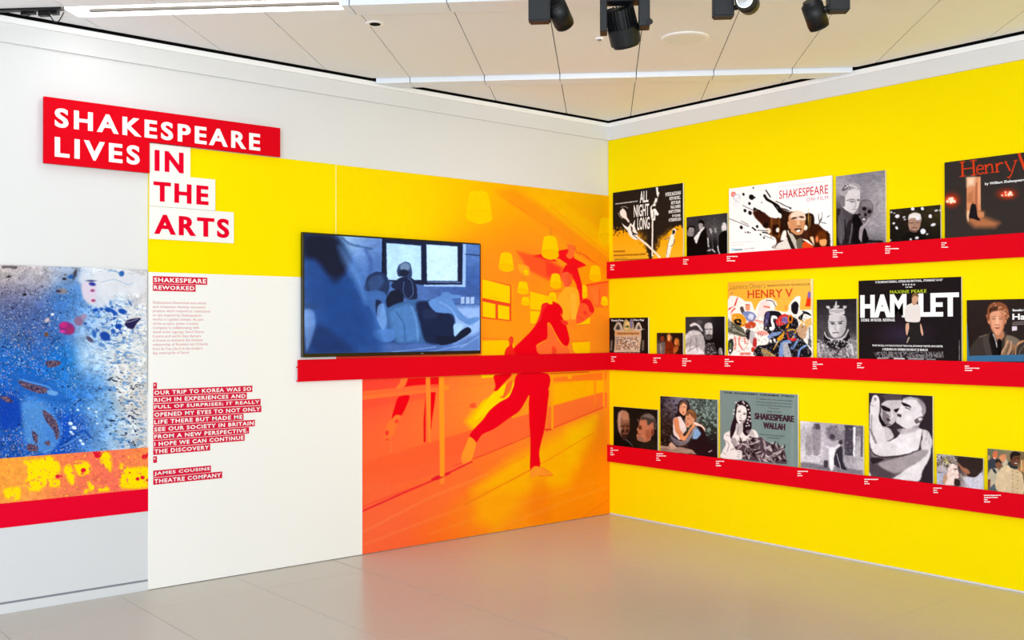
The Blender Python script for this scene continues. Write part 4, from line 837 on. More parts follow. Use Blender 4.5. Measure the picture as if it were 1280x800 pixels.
# --- middle rail
def p7(c):
    c.fr(750, 340, 6.153); c.C[:] = rgb('#241c18')
    c.P('112,440 315,440 318,500 305,610 108,612 115,520', '#c8b498', 5, 1, 0); c.P('115,460 305,458 305,485 115,488', '#d8a468', 6, 1, 0); c.P('125,500 300,500 298,595 122,597', '#9c8c80', 5, 1, 0)
    n = c.n(9, 95, 3); k = (c.x > 125) & (c.x < 300) & (c.y > 500) & (c.y < 596); c.put(k*c.th(n, .5, .05)*.9, '#e8dcc8'); c.put(k*c.th(c.n(8, 97, 2), .62, .05)*.9, '#c8842c'); c.put(k*c.th(c.n(7, 98, 2), .66, .05)*.9, '#3a2c2c')
    c.P('105,445 125,395 145,385 165,400 175,450', '#b8b0a0', 4); c.P('120,440 140,400 155,440', '#4a4038', 6); c.P('270,445 285,395 305,390 325,445', '#c8c0b0', 4); c.P('285,440 298,405 312,440', '#5a5048', 5)
    c.P('182,450 185,380 205,362 225,385 250,360 260,450', '#b8a878', 5); c.P('195,400 220,380 225,430 195,445', '#e0c880', 6); c.P('230,370 250,365 252,430 235,430', '#7c7898', 6); c.E(210, 420, 14, 10, '#5a6c30', 8)
    c.L('110,612 305,612', 5, '#e8dcc8', 4, 1, 0)
    for x in range(115, 305, 14): c.L(f'{x},612 {x},622', 4, '#e0d0b8', 4, 1, 0)
    c.L('240,440 340,440', 3, '#c8c0b0', 3, .8, 0); c.L('85,600 90,530', 14, '#8c8478', 10, .8, 0); c.L('328,600 332,530', 14, '#8c8478', 10, .8, 0)
    c.L('125,474 300,470', 3, '#8c5c2c', 5, .7, 0)
f7 = fr(750, 340, 6.153)
picture('film_poster', 'small black poster with a pale ornate puppet theatre front', 'poster', 1, 761.7, 810.1, 397.4, p7,
        [('title', tx(f7, ('Vincent Price', 85, 364, 380, 180), ('Diana Rigg', 258, 362, 379, 338)), M['white_ink'], dict(bold=.02, res=2)), ('title', tx(f7, ('THEATRE OF BLOOD', 132, 465, 482, 300)), ink('#5c2c14'), dict(bold=.02, res=2))])
def p8(c):
    c.fr(750, 340, 6.153); c.C[:] = rgb('#1c1210'); c.G(40, '440,480,#3c2c24 600,480,#2a1c18 540,620,#501c10 450,600,#5c5450 620,600,#2c1814 530,480,#2c1c14')
    c.P('500,540 520,520 545,525 570,560 575,632 500,632', '#7c2c14', 8); c.E(531, 505, 13, 28, '#e8a060', 6); c.P('518,490 530,470 545,490 548,530 555,500 530,465 512,500', '#c88848', 6, .7)
    c.E(480, 512, 14, 22, '#8c3c20', 6); c.P('440,560 470,540 500,545 495,632 440,632', '#6c6460', 8); c.L('465,560 470,625', 8, '#b8b0a8', 6, .8); c.P('465,500 480,485 500,500 490,490', '#2c1410', 5)
    c.E(588, 540, 16, 24, '#d87c44', 6); c.P('572,530 585,508 605,520 612,570 600,560 596,525', '#b8742c', 6, .9); c.P('565,580 600,565 600,600 570,632', '#c86c34', 8, .8); c.tex(7, 99, .3)
picture('film_still', 'smallest still, three warm lit figures against darkness', 'picture', 1, 821, 853.7, 416, p8)
def p9(c):
    c.fr(750, 340, 6.153); c.C[:] = rgb('#2a2628'); c.G(60, '700,370,#3c383c 780,360,#4a4648 920,400,#1c181a 900,600,#141012 840,520,#141012')
    c.P('690,410 715,392 750,395 780,430 790,460 770,445 740,410 700,420', '#d8d4d6', 6); c.E(765, 385, 22, 18, '#5c585a', 10, 0, .8)
    c.P('650,500 680,460 720,447 765,455 795,490 808,560 810,632 645,632', '#b4b0b2', 8); c.P('650,500 690,462 740,455 770,480 700,490 650,530', '#dcdadc', 14, .9); c.P('650,590 720,570 780,600 800,632 645,632', '#f0eef0', 14, .8); c.tex(9, 101, .12)
    for s in ('700,520 690,600', '740,500 745,600', '680,610 760,560', '660,560 700,540'): c.L(s, 6, '#6c686a', 8, .7, 0)
    c.P('802,440 810,400 835,388 862,400 866,450 860,500 840,518 815,510 802,480', '#ccc8ca', 7); c.P('802,430 810,445 812,500 802,480', '#4c484a', 6); c.L('812,440 830,440', 6, '#3a3638', 5); c.L('845,438 862,440', 6, '#4a4648', 5); c.L('840,440 842,470 832,472', 5, '#7c7879', 6); c.P('805,485 830,478 862,482 860,510 835,525 812,515', '#5c585a', 8); c.L('820,488 850,487', 5, '#2a2628', 4)
    c.P('810,560 840,540 880,560 900,632 810,632', '#3a3638', 10, .9); k = (c.x > 815) & (c.x < 890) & (c.y > 545); c.put(k*c.th(c.n(7, 103, 2), .6, .05)*.8, '#a8a4a6')
    c.P('915,590 935,585 945,632 912,632', '#8c888a', 6); c.L('925,585 940,632', 4, '#e0dcde', 4)
picture('film_still', 'black and white still of a bald bearded man beside a pale rounded shape', 'picture', 1, 856.8, 905.7, 396.2, p9)
def p10(c):
    c.fr(900, 345, 7.617); c.G(160, '100,100,#f4ae38 800,80,#f8c050 450,60,#f8b840 300,300,#f6b440 780,300,#f2b044 500,250,#f8bc4c')
    K = '#1d1a20'
    c.P('75,230 180,200 240,240 300,250 330,330 350,290 380,240 440,215 500,220 545,270 520,320 640,340 660,270 720,200 765,200 760,320 840,320 875,360 875,770 75,770', '#fbf1ea', 8)
    c.P('110,370 200,360 250,420 230,480 130,470', '#e8a024', 8); c.P('380,260 440,230 480,280 450,330 480,380 440,430 400,380 360,400', '#f0dcd8', 10); c.L('420,290 470,300', 14, '#e86848', 6); c.L('440,230 500,240 530,290', 10, '#3c2c2c', 6, .7)
    # banners
    c.P('85,305 130,290 165,200 172,210 150,280 75,330', '#dc2c14', 4, 1, 0); c.P('95,365 110,330 140,300 150,310', '#e04830', 4, 1, 0); c.P('840,150 865,160 862,290 812,290', '#e83818', 4, 1, 0); c.E(850, 180, 14, 34, '#7c6cb8', 6); c.L('80,140 100,120', 6, '#d86838', 5)
    c.L('100,170 120,160', 8, '#b87078', 5)
    # left riders
    c.P('240,290 262,268 285,290 280,330 250,325', '#e89c78', 5); c.L('245,272 285,275', 8, '#c03c20', 4); c.P('190,300 215,290 235,340 220,370 195,330', '#5c4c50', 5); c.P('215,350 260,335 320,350 345,390 320,430 270,435 235,390', '#7c8cc0', 6); c.P('280,360 320,370 310,420 270,400', '#d8dcf0', 5); c.P('240,460 290,430 340,450 330,490 250,500', '#c8502c', 6); c.L('330,420 420,445', 16, '#f47860', 12, .7)
    c.P('75,420 130,450 220,500 245,580 150,560 80,540', '#5c5c4c', 8); c.P('80,400 110,450 100,510 76,480', '#8c8c88', 6); c.P('130,420 195,410 200,470 150,460', K, 6); c.P('155,430 180,425 180,445', '#e8a024', 4); c.L('120,500 230,560', 10, '#aca898', 6); c.L('95,540 200,600', 8, '#d8d4c8', 6)
    c.P('245,520 280,500 300,560 270,610 245,580', '#2c2428', 6); c.P('290,520 330,540 330,620 300,650 280,600', '#c4c0c4', 6); c.P('320,590 350,600 345,680 310,660', '#b82c2c', 6)
    for s in ('140,580 150,640 140,700', '190,575 180,640 210,690', '230,590 240,640'): c.L(s, 14, '#f08878', 8)
    c.L('130,600 260,600 250,680 170,720', 6, '#e8584c', 6, .7); c.P('78,620 120,600 130,650 120,720 90,745 76,700', '#2c2c2c', 6); c.P('90,640 110,640 110,680 95,690', '#6c7c50', 6); c.E(96, 710, 10, 12, '#fff', 4); c.L('200,740 280,740', 20, '#e0503c', 12, .8); c.E(315, 700, 18, 24, '#c83828', 8); c.P('355,530 420,520 470,540 440,565 360,560', '#f4887c', 16, .8)
    # black knight mass
    c.P('430,350 480,330 560,340 600,380 640,370 720,400 745,440 740,490 700,520 740,540 820,650 860,770 350,770 350,670 450,650 470,560 420,500 415,430', K, 6)
    c.P('430,380 445,345 475,350 465,420 440,500 425,470', '#4c4474', 6); c.P('485,400 500,375 540,385 545,410 510,405 505,430 520,470 515,510 480,520 470,490 495,480 485,440', '#fff', 4); c.P('530,430 560,390 610,360 650,380 650,440 590,470 550,475', '#d03a38', 5); c.P('590,400 640,390 640,450 590,440', '#7c64a4', 6); c.E(670, 410, 24, 42, '#e08020', 5); c.E(670, 410, 12, 26, K, 5); c.E(437, 495, 22, 24, '#2c2a2c', 5); c.E(437, 495, 10, 12, '#a8a0a0', 5)
    c.P('470,600 450,580 500,540 590,530 560,560 500,580', '#7c94c4', 6); c.P('470,620 485,600 495,640', '#fff', 4); c.P('505,610 525,595 528,635', '#e8e4e8', 4)
    c.P('540,600 600,540 650,450 655,480 620,530 600,590 570,615', '#d89820', 5); c.P('620,500 740,510 730,600 660,600 620,560', '#3a3440', 6); c.L('640,520 690,510 740,530', 9, '#f0b020', 5); c.L('720,530 690,595', 9, '#f0b020', 5); c.L('640,540 650,590', 12, '#c84020', 6); c.L('700,545 715,590', 12, '#6478b0', 6); c.P('640,600 700,590 740,605 690,620', '#e02c28', 5)
    c.P('560,770 570,660 600,620 660,610 680,640 620,650 600,770', '#7c9ad0', 6); c.P('600,650 640,640 680,770 610,770', '#b0b0b8', 6); c.P('670,690 700,640 745,605 735,650 700,700', '#7ca0dc', 5); c.L('825,660 760,700 740,770', 14, '#7ca0dc', 5); c.P('690,640 820,640 860,770 700,770', K, 6, .6); c.L('825,660 765,695 745,770', 14, '#7ca0dc', 5); c.L('745,605 695,690', 12, '#7ca0dc', 5)
    c.P('390,700 440,700 520,760 420,765', '#8c7c58', 8); c.L('400,700 530,765', 6, '#e0a830', 5); c.L('380,680 450,700', 4, '#c8c4c0', 4); c.L('520,680 545,620', 8, '#8890b8', 5); c.L('570,590 510,700', 8, '#e8b030', 4)
    # right
    c.P('680,270 720,240 750,280 735,360 700,360 680,330', '#201c22', 5); c.P('755,200 765,210 755,340 745,340', '#fff', 4, 1, 0); c.P('740,400 790,350 780,330 840,345 870,380 800,360 780,420', '#1c1a1c', 5); c.L('800,340 875,380', 7, '#1c1a1c', 4); c.L('760,420 790,440 760,470', 10, '#e8a820', 5)
    c.P('730,500 780,460 830,480 840,560 790,600 740,560', '#c8a07c', 8); c.P('800,430 875,400 875,500 830,490', '#e8b868', 10); c.P('820,540 860,470 875,480 875,640 850,660 820,600', '#e8e4e0', 6); c.L('850,490 855,580 840,650', 12, '#44484c', 8, .8); c.P('840,600 870,610 870,680 845,660', '#3a3a40', 8, .8)
    k = (c.y > 380); c.put(k*c.th(c.n(12, 107, 3), .68, .05)*.45, '#fff'); c.put(k*c.th(c.n(10, 109, 3), .70, .05)*.5, K)
    c.L('615,290 640,288', 6, '#e05830', 4); c.L('618,312 640,310', 6, '#e05830', 4); c.L('520,218 700,215', 4, '#c88038', 4, .6)
    c.L('870,30 878,770', 8, '#fff6e0', 4, .9, 0)
f10 = fr(900, 345, 7.617)
picture('film_poster', 'bright painted poster of mounted knights under an orange HENRY V', 'poster', 1, 909.8, 1015.2, 352.9, p10,
        [('title', tx(f10, ('HENRY V', 262, 135, 213, 693)), ink('#d8481c'), dict(bold=.02, res=3)), ('title', tx(f10, ('PRESENTATION IN TECHNICOLOR', 448, 84, 103, 858)), ink('#6c4c20'), dict(bold=.015, res=2)), ('title', tx(f10, ('Laurence Olivier\u2019s', 100, 78, 128, 430)), ink('#a87c30'), dict(bold=0, res=2))])
def p11(c):
    c.fr(900, 340, 6.155); c.G(70, '760,240,#2c282c 1040,240,#2a262a 760,400,#4a464a 1040,400,#3a363a 890,600,#6c686c 760,600,#4c484c 1020,620,#8c888c'); c.tex(12, 111, .2)
    c.P('815,460 835,510 870,535 930,530 975,495 985,460 1000,500 990,560 900,600 820,560 800,500', '#1c181c', 8); c.L('805,465 820,500 865,520 930,515 965,490 985,445', 9, '#d8d4d8', 6)
    c.P('735,600 770,530 820,560 850,600 900,620 960,580 1000,510 1040,540 1045,660 730,660', '#8a868a', 10); k = (c.y > 520); c.put(k*c.th(c.n(11, 113, 3), .55, .06)*.75, '#dcd8dc'); c.put(k*c.th(c.n(9, 115, 3), .62, .06)*.7, '#242024'); c.L('960,560 920,600 880,650', 14, '#2c282c', 8, .7); c.L('1010,560 1025,640', 12, '#e8e4e8', 10, .8); c.L('760,560 765,620', 12, '#d8d4d8', 10, .7); c.L('740,600 760,560', 10, '#cac6ca', 8, .7)
    c.P('835,360 845,330 900,318 955,330 968,370 965,430 945,480 900,505 865,500 842,460 832,410', '#d0ccd0', 7); c.P('955,360 972,370 968,420 952,430', '#b4b0b4', 5); c.P('925,340 965,350 965,430 940,480 900,505 925,440', '#a8a4a8', 20, .7)
    c.L('845,383 882,386', 7, '#4c484c', 5); c.L('905,384 945,380', 7, '#4c484c', 5); c.E(866, 398, 14, 6, '#2c282c', 5); c.E(925, 396, 14, 6, '#2c282c', 5); c.L('893,400 885,440 897,446', 5, '#8c888c', 6); c.L('868,468 912,468', 7, '#5c484c', 5)
    c.P('845,322 840,290 875,275 870,262 882,258 890,225 897,225 900,255 918,258 915,270 900,280 950,285 958,318 895,312', '#c8c4c8', 5); c.L('850,300 950,300', 6, '#7c787c', 6, .8); c.P('815,265 838,260 845,285 825,280', '#d0ccd0', 5); c.P('948,262 975,262 965,280 950,285', '#c0bcc0', 5); c.L('848,318 955,320', 6, '#f0ecf0', 4)
picture('portrait_photograph', 'black and white portrait of a man in crown and chain mail', 'picture', 1, 1021, 1070.6, 374.6, p11)
def p12(c):
    c.fr(1060, 330, 5); c.C[:] = rgb('#231c1e'); c.E(350, 440, 120, 60, '#3a3048', 100, 0, .7)
    k = (c.y > 548) & (c.y < 586) & (c.x > 150+(c.y-548)*0) & (c.x < 600); c.put(k*c.th(c.n(4, 117, 2, 1, .4), .45, .1)*np.clip((c.x-150+(c.y-548)*-.6)/20, 0, 1)*.7, '#a8a4a8')
    c.L('185,590 250,588', 7, '#e8e4e8', 4, .8, 0); c.L('290,590 350,592', 10, '#e8e4e8', 4, .9, 0); c.L('380,592 470,594', 10, '#c8c4c8', 4, .8, 0); c.L('490,595 545,596', 6, '#c8c4c8', 4, .8, 0)
    c.L('696,478 696,600', 3, '#b8b0b0', 3, .8, 0)
def fig12(c): pass
picture_hamlet = None
def p12b(c):
    p12(c)
f12 = fr(1060, 330, 5)
st_ = ''.join('\u2605' for _ in range(5))
t12 = picture('film_poster', 'black poster with huge white HAMLET and a pale shirted figure', 'poster', 1, 1073.2, 1201.6, 351, p12b,
        [('title', tx(f12, ('HAM', 80, 194, 336, 362), ('LET', 443, 184, 330, 690)), M['white_ink'], dict(bold=.028, res=3, double=.03, split=True)), ('credits', tx(f12, ('MAXINE PEAKE', 262, 165, 185, 490)), ink('#b8c81c'), dict(bold=.02, space=1.1, res=2)),
         ('credits', tx(f12, ('DESIRE. MURDER. REVENGE.', 82, 342, 360, 295), ('FROM THE SELL-OUT PRODUCTION AT THE ROYAL EXCHANGE THEATRE, MANCHESTER', 153, 503, 517, 593), ('SCREENING IN CINEMAS MONDAY 23 MARCH', 215, 525, 540, 498), ('\u201cA TRIUMPHANT EVENING... INTENSE AND EMOTIONAL... STUNNINGLY GOOD\u201d', 168, 107, 122, 594)), M['white_ink'], dict(bold=.022, res=1)),
         ('credits', tx(f12, *[('o', x, 124, 134, x+11) for x in (340, 357, 374, 391, 408)]+[('THE TIMES', 358, 142, 149, 402)]), M['white_ink'], dict(bold=.03, res=2))])
# the figure printed over the title: its own inked layer cut to the outline
def cutout(name, parent, polys_, frm, lay):
    k = 0
    for s, col in polys_:
        p = Ink.smooth(None, pts(s), True, 2); P = []
        for x, y in p:
            P.append(onplane(frm(x, y), 0, -(RO+.0009+lay+k*.00005)))
        me = bpy.data.meshes.new(name); me.from_pydata([tuple(q) for q in P], [], [tuple(range(len(P)))])
        link(name, me, parent, ink(col)); k += 1
cutout('figure', t12, [('362,375 380,370 385,400 375,440 365,442 360,410', '#d8a88c'), ('445,370 458,380 470,430 465,450 455,425 448,395', '#d8a88c'), ('385,358 445,358 452,400 452,495 360,497 372,440 382,400', '#151012'), ('365,262 398,245 420,248 448,262 452,300 447,360 380,362 358,352 354,300', '#e8e0dc'), ('398,240 405,225 425,225 428,250 410,258', '#c89878'), ('400,205 415,190 436,192 440,215 430,240 412,242 400,228', '#cfa080'), ('398,212 405,188 430,184 442,198 438,206 415,198 404,210', '#7c5a34'), ('376,460 386,458 372,492 366,490', '#a89488')], f12, 0)
def p13(c):
    c.fr(1200, 370, 10); c.C[:] = rgb('#2c2220'); c.G(200, '100,100,#332826 600,100,#302624 200,400,#2c2120 700,500,#302826')
    c.P('220,520 340,480 400,430 470,520 550,430 600,490 720,540 800,590 800,760 120,760', '#403834', 14); c.P('380,460 410,480 470,640 480,760 330,760', '#1d1716', 12); c.P('280,520 340,490 400,740 330,745', '#4c4440', 20); c.L('240,515 345,480', 8, '#8c7a64', 10, .8, 0)
    c.P('560,560 590,490 700,520 760,580 700,620 600,740 500,740 560,640', '#8c7058', 20); c.P('590,500 660,510 740,560 690,610 610,560', '#786c60', 14)
    for s, w_, q in (('600,560 560,640 510,735', 18, '#d8a888'), ('640,570 630,660 600,735', 22, '#c89c7c'), ('690,620 650,735', 14, '#a86c48'), ('620,600 570,735', 8, '#4c3020'), ('800,560 740,590 700,640 690,735', 22, '#b08464'), ('800,620 750,690 740,740', 16, '#6c6058'), ('780,560 720,600', 14, '#e8a878')): c.L(s, w_, q, 12, .9)
    c.L('415,480 440,540 465,640', 14, '#c8c0c4', 8); c.L('425,500 450,580', 4, '#3c3434', 4)
    c.P('440,430 540,440 555,500 510,560 470,560 430,490', '#b87c5c', 14); c.P('470,550 520,560 510,760 470,760', '#14100f', 10)
    c.P('372,300 370,220 400,170 480,150 550,190 565,260 555,340 540,420 505,470 470,490 430,465 395,420 378,360', '#e0a080', 12); c.P('340,290 355,280 372,300 372,350 350,340', '#d88c64', 8); c.P('560,280 585,270 580,330 560,350', '#cc8a68', 8)
    c.P('500,180 560,230 560,340 540,420 505,470 520,400 530,300', '#b86c4c', 24, .6); c.P('385,260 400,380 440,460 420,460 385,400', '#b87454', 16, .6)
    c.P('345,310 330,270 318,240 340,225 345,160 380,100 450,78 520,82 580,120 605,190 612,260 590,295 565,290 560,230 520,180 450,190 400,200 375,230 365,300', '#8c5438', 10)
    n = c.n(28, 121, 3); p = c.C.copy(); c.P('335,260 340,160 380,100 450,78 520,82 580,120 605,190 610,280 570,270 540,200 480,170 400,190 370,240', '#e0a078', 10, .8, 1, c.th(n, .55, .08)); c.P('365,170 400,130 470,130 470,170 400,190 370,210', '#3c2418', 12, .8)
    c.L('395,262 445,255', 8, '#8c5840', 10, .8); c.L('490,258 535,265', 8, '#8c5840', 10, .8); c.L('400,285 440,287', 8, '#5c3c34', 8); c.L('490,287 530,288', 8, '#5c3c34', 8); c.P('455,270 480,270 490,350 465,362 440,350', '#f0b898', 12, .8); c.L('440,358 490,358', 7, '#8c5840', 8); c.P('425,395 470,388 505,396 470,415', '#a85c4c', 8); c.L('450,385 480,385', 6, '#fad0b4', 8, .6)
    c.P('80,330 90,330 115,750 800,730 800,820 60,820', '#3f6e94', 5, 1, 0); c.P('60,40 90,50 90,330 75,420', '#2c2220', 4, 0)
    c.P('650,380 712,378 712,430 650,434', '#dcd0e0', 5, 1, 0); c.P('655,325 800,310 800,335 655,345', '#8c7c7c', 6, .6, 0); c.P('655,350 800,340 800,358 655,365', '#a89898', 6, .6, 0)
f13 = fr(1200, 370, 10)
picture('theatre_poster', 'dark poster with blue lower border and curly haired man, middle rail, cut by frame', 'poster', 1, 1208.4, 1310, 375.2, p13,
        [('title', tx(f13, ('Hamlet', 655, 222, 298, 1090), ('Benedict Cumberbatch', 658, 162, 192, 1000)), M['white_ink'], dict(bold=.03, res=3))], xtr=-3.70)

# --- lowest rail
def p14(c):
    c.fr(750, 480, 6.669); c.C[:] = rgb('#1f1a17')
    c.P('150,260 165,230 200,220 235,240 247,290 245,350 240,400 220,440 195,465 170,440 155,380 145,310', '#8c6450', 8); c.P('150,290 155,240 190,222 170,300 175,400 190,460 160,400', '#c8b0a0', 16, .8); c.P('170,240 200,225 230,240 235,290 190,300', '#b8886c', 14, .9); c.P('185,340 245,330 240,400 215,440 190,400', '#6c4430', 12, .8); c.P('175,385 235,380 230,425 200,465 178,440', '#33221c', 10, .9); c.L('175,350 205,358', 7, '#2c1c14', 6); c.L('220,352 243,350', 7, '#2c1c14', 6); c.L('208,360 210,400', 8, '#9c6c54', 8); c.L('190,412 228,412', 7, '#a86454', 6)
    c.P('110,440 150,400 200,470 270,500 280,525 100,510', '#141210', 8); c.L('210,460 250,490 275,520', 4, '#98a0a8', 5, .8)
    c.P('335,290 360,255 410,248 450,275 468,330 465,380 440,380 420,470 390,490 350,480 315,470 305,430 318,400 305,380 320,355 330,330', '#c07c5c', 8); c.P('340,300 350,262 400,246 450,270 470,330 468,375 448,370 440,320 400,345 385,300', '#4c443e', 8); c.P('350,270 400,250 445,270 440,290 380,275', '#8c8680', 10, .7); c.E(432, 405, 16, 34, '#b06850', 6, 8); c.E(435, 405, 8, 22, '#6c3420', 8)
    c.P('318,355 345,345 350,375 330,380', '#4a2c20', 8, .8); c.P('315,430 345,440 380,470 350,480 318,465', '#8c6c5c', 10, .8); c.L('312,415 335,418', 6, '#5c2c20', 6); c.L('318,300 330,330', 10, '#e0a888', 10, .5); c.P('350,500 390,480 430,470 470,490 470,560 330,540', '#28221c', 8); c.P('380,400 410,380 420,440 395,470', '#8c4c34', 14, .6)
picture('film_still', 'dark still of a bald man and a crop haired man in profile', 'picture', 2, 766.8, 822, 508, p14)
def p15(c):
    c.fr(820, 490, 9.41); c.G(90, '80,100,#2c2430 200,150,#8c8ca4 120,250,#2c2020 100,450,#3a2a24 60,550,#2c1c18 600,120,#3a4440 500,150,#5c6864 680,200,#7c948c 600,400,#3c443c 680,450,#303028 650,600,#241a1c')
    n = c.n(24, 125, 4); c.put((c.x > 380)*c.th(n, .52, .08)*.7*np.clip((600-c.y)/100, 0, 1), '#98b4ac'); c.put((c.x > 380)*c.th(c.n(18, 127, 4), .6, .06)*.6, '#16181a'); c.put((c.x < 260)*c.th(c.n(26, 129, 3), .58, .08)*.6, '#14100f'); c.put((c.x < 260)*c.th(c.n(22, 131, 3), .66, .06)*.5, '#8c7c70')
    c.P('20,630 150,640 300,650 420,680 480,730 20,690', '#b09484', 10); c.put(((c.y > 620) & (c.x < 480))*c.th(c.n(18, 133, 3, .3, 1), .6, .1)*.4, '#5c4438'); c.P('150,630 180,590 220,620 240,660 180,670', '#c8a890', 8)
    c.P('250,230 260,140 290,95 330,80 380,110 400,180 385,240 330,330 280,330 220,310', '#2a1c20', 8); c.P('290,95 330,85 370,120 380,200 365,150 330,105', '#7c6c74', 8, .7)
    c.P('275,190 285,130 315,108 350,125 360,180 350,250 325,275 295,255 275,225', '#e4aa84', 7); c.P('280,130 310,105 350,120 355,150 320,125 290,160', '#4c3830', 8, .8); c.L('285,180 300,176', 5, '#3c2824', 5); c.L('325,178 345,180', 5, '#3c2824', 5); c.L('312,185 308,215', 4, '#c08060', 6); c.P('310,235 330,232 325,250', '#b04c40', 5)
    c.P('205,320 250,295 290,290 350,400 355,450 310,500 270,580 205,480', '#ecdcd8', 8); c.P('205,330 240,300 262,320 285,440 320,500 310,540 280,530 240,480 215,400', '#e09468', 8); c.L('255,300 310,440', 4, '#fff4f0', 5)
    c.P('345,300 360,240 400,220 445,250 460,310 440,360 400,400 370,420 345,380', '#d89c78', 8); c.P('350,270 370,220 420,205 465,240 480,300 470,340 445,310 420,290 395,260 370,280', '#7c5434', 8); c.L('380,215 440,240', 8, '#c0946c', 8, .7); c.L('372,312 395,318', 5, '#3c2820', 5); c.P('360,375 385,372 375,395', '#b0544c', 5); c.L('355,330 360,360', 5, '#b47858', 5)
    c.P('160,540 200,500 270,560 330,590 440,400 470,400 400,560 330,600 250,640 180,590', '#3a3440', 8)
    for k_ in range(5): c.L(f'{170+k_*12},{520+k_*22} {250+k_*8},{570+k_*14} {330+k_*6},{585+k_*6} {400+k_*6},{500+k_*2} {450+k_*6},{410}', 5, '#c8bcc0', 5, .8)
    c.P('430,545 450,460 480,430 530,480 520,510 480,550', '#88b0dc', 8)
    c.P('480,400 540,410 600,520 660,610 695,660 690,755 480,730 420,660 380,640 420,560 490,550 530,490', '#2a181c', 8); c.P('290,500 340,520 430,380 440,350 490,360 560,410 580,440 565,450 520,400 460,400 400,480 350,560 320,575 270,540', '#e49c6c', 8); c.P('440,355 490,365 570,420 580,445 530,410 470,390', '#f8ded8', 6); c.L('620,705 655,688', 8, '#f0d8d0', 6)
picture('film_still', 'colour still of a couple embracing outdoors before green leaves', 'picture', 2, 825.3, 896.6, 495.1, p15)
def p16(c):
    c.fr(895, 485, 8); c.C[:] = rgb('#7c908e'); c.L('770,70 760,780', 30, '#8a9c9a', 30, .7, 0); c.L('40,300 40,690', 60, '#808c8a', 30, .5, 0)
    D = '#2c1a22'; Wt = '#ece6e4'
    c.P('75,500 90,450 150,425 210,400 260,420 340,410 400,430 430,500 420,560 440,700 60,700 60,640 100,560', Wt, 7); c.P('190,230 200,160 250,125 310,140 345,200 350,300 355,400 310,480 270,440 260,340 210,360 190,430 150,510 140,450 155,360 180,290', D, 6)
    c.P('205,240 215,190 250,170 295,190 308,240 300,310 270,350 240,362 215,340 200,290', Wt, 5); c.E(235, 238, 14, 5, D, 5); c.E(285, 262, 13, 6, D, 5); c.L('225,225 245,222', 4, D, 4); c.L('275,248 300,250', 4, D, 4); c.L('252,265 240,300 255,308', 3, '#7c6c70', 5); c.P('232,322 262,322 245,335', '#5c4048', 5); c.P('260,330 300,310 280,350 245,368', '#8c7c80', 8, .7)
    c.P('205,355 245,365 265,345 270,420 230,480 200,430', '#c8c0c0', 7); c.L('225,370 215,470', 4, '#5c4c54', 5, .8); c.L('250,380 205,460', 4, '#5c4c54', 5, .7)
    for x, y in ((222, 170), (280, 155), (180, 222), (175, 258), (200, 145), (325, 215), (340, 250), (330, 290), (345, 330), (312, 175), (340, 290), (315, 350), (330, 375), (305, 380), (320, 320), (270, 140)): c.E(x, y, 9, 8, '#d8ccd0', 5); 
    c.L('85,520 130,560 110,640', 4, D, 5, .7); c.L('100,470 140,480', 4, D, 5, .5); c.L('150,530 190,590 150,620', 6, D, 6, .6); c.P('300,430 360,420 390,480 330,470', '#a89ca0', 12, .6); c.P('150,510 190,500 220,560 190,600', '#6c5a60', 10, .5)
    c.P('230,520 250,490 290,490 310,520 270,560 240,550', Wt, 5); c.L('245,510 240,550', 3, D, 4); c.L('262,500 256,550', 3, D, 4)
    c.P('200,580 320,520 330,480 400,500 450,490 480,520 560,560 640,580 690,640 705,740 700,760 520,745 260,710 210,640 190,600', '#54424a', 8)
    rs = np.random.RandomState(5)
    for _ in range(120):
        x = 210+480*rs.rand(); y = 505+.32*(x-330)*(x > 330)*.6+rs.rand()*190; a_ = rs.rand()*3; l = 22+16*rs.rand()
        if y > 745: continue
        c.E(x, y, l, 5+4*rs.rand(), ('#1c1014', '#d8ccce', '#948488', '#2c1c22', '#b4a6aa')[_ % 5], 6, math.degrees(a_), .9)
    c.P('60,700 70,640 180,650 200,620 250,630 260,690 240,715', Wt, 6); c.P('175,655 210,625 260,635 255,660 225,665 250,680 210,690 235,705 190,700', '#f0eae8', 5); c.L('215,640 250,645', 3, D, 4); c.L('215,668 245,665', 3, D, 4); c.L('205,690 240,690', 3, D, 4); c.L('70,640 100,670', 3, D, 5, .7)
f16 = fr(895, 485, 8)
picture('cinema_poster', 'grey green poster reading SHAKESPEARE WALLAH with a woman holding foliage', 'poster', 2, 900, 997, 487.8, p16,
        [('title', tx(f16, ('SHAKESPEARE', 388, 248, 312, 780), ('WALLAH', 473, 340, 404, 690)), ink('#3c1c2c'), dict(bold=.028, res=3, double=.06)),
         ('title', tx(f16, ('THE ACADEMY CINEMA TWO', 75, 36, 54, 780)), ink('#2c1620'), dict(bold=.028, res=2, space=1.1, double=.05)),
         ('credits', tx(f16, ('The delightful story of the travels of an English', 402, 100, 117, 766), ('Shakespeare troupe in present-day India, called', 402, 130, 147, 764), ('\u2018the subtlest comedy of the festival and funniest\u2019', 402, 158, 175, 766), ('The Sunday Times', 530, 193, 209, 632), ('JAMES IVORY\u2019S', 512, 228, 243, 652), ('SHASHI KAPOOR, FELICITY KENDAL', 438, 455, 470, 688), ('GEOFFREY KENDAL', 512, 487, 500, 640)), ink('#3a2830'), dict(bold=.015, res=1))])
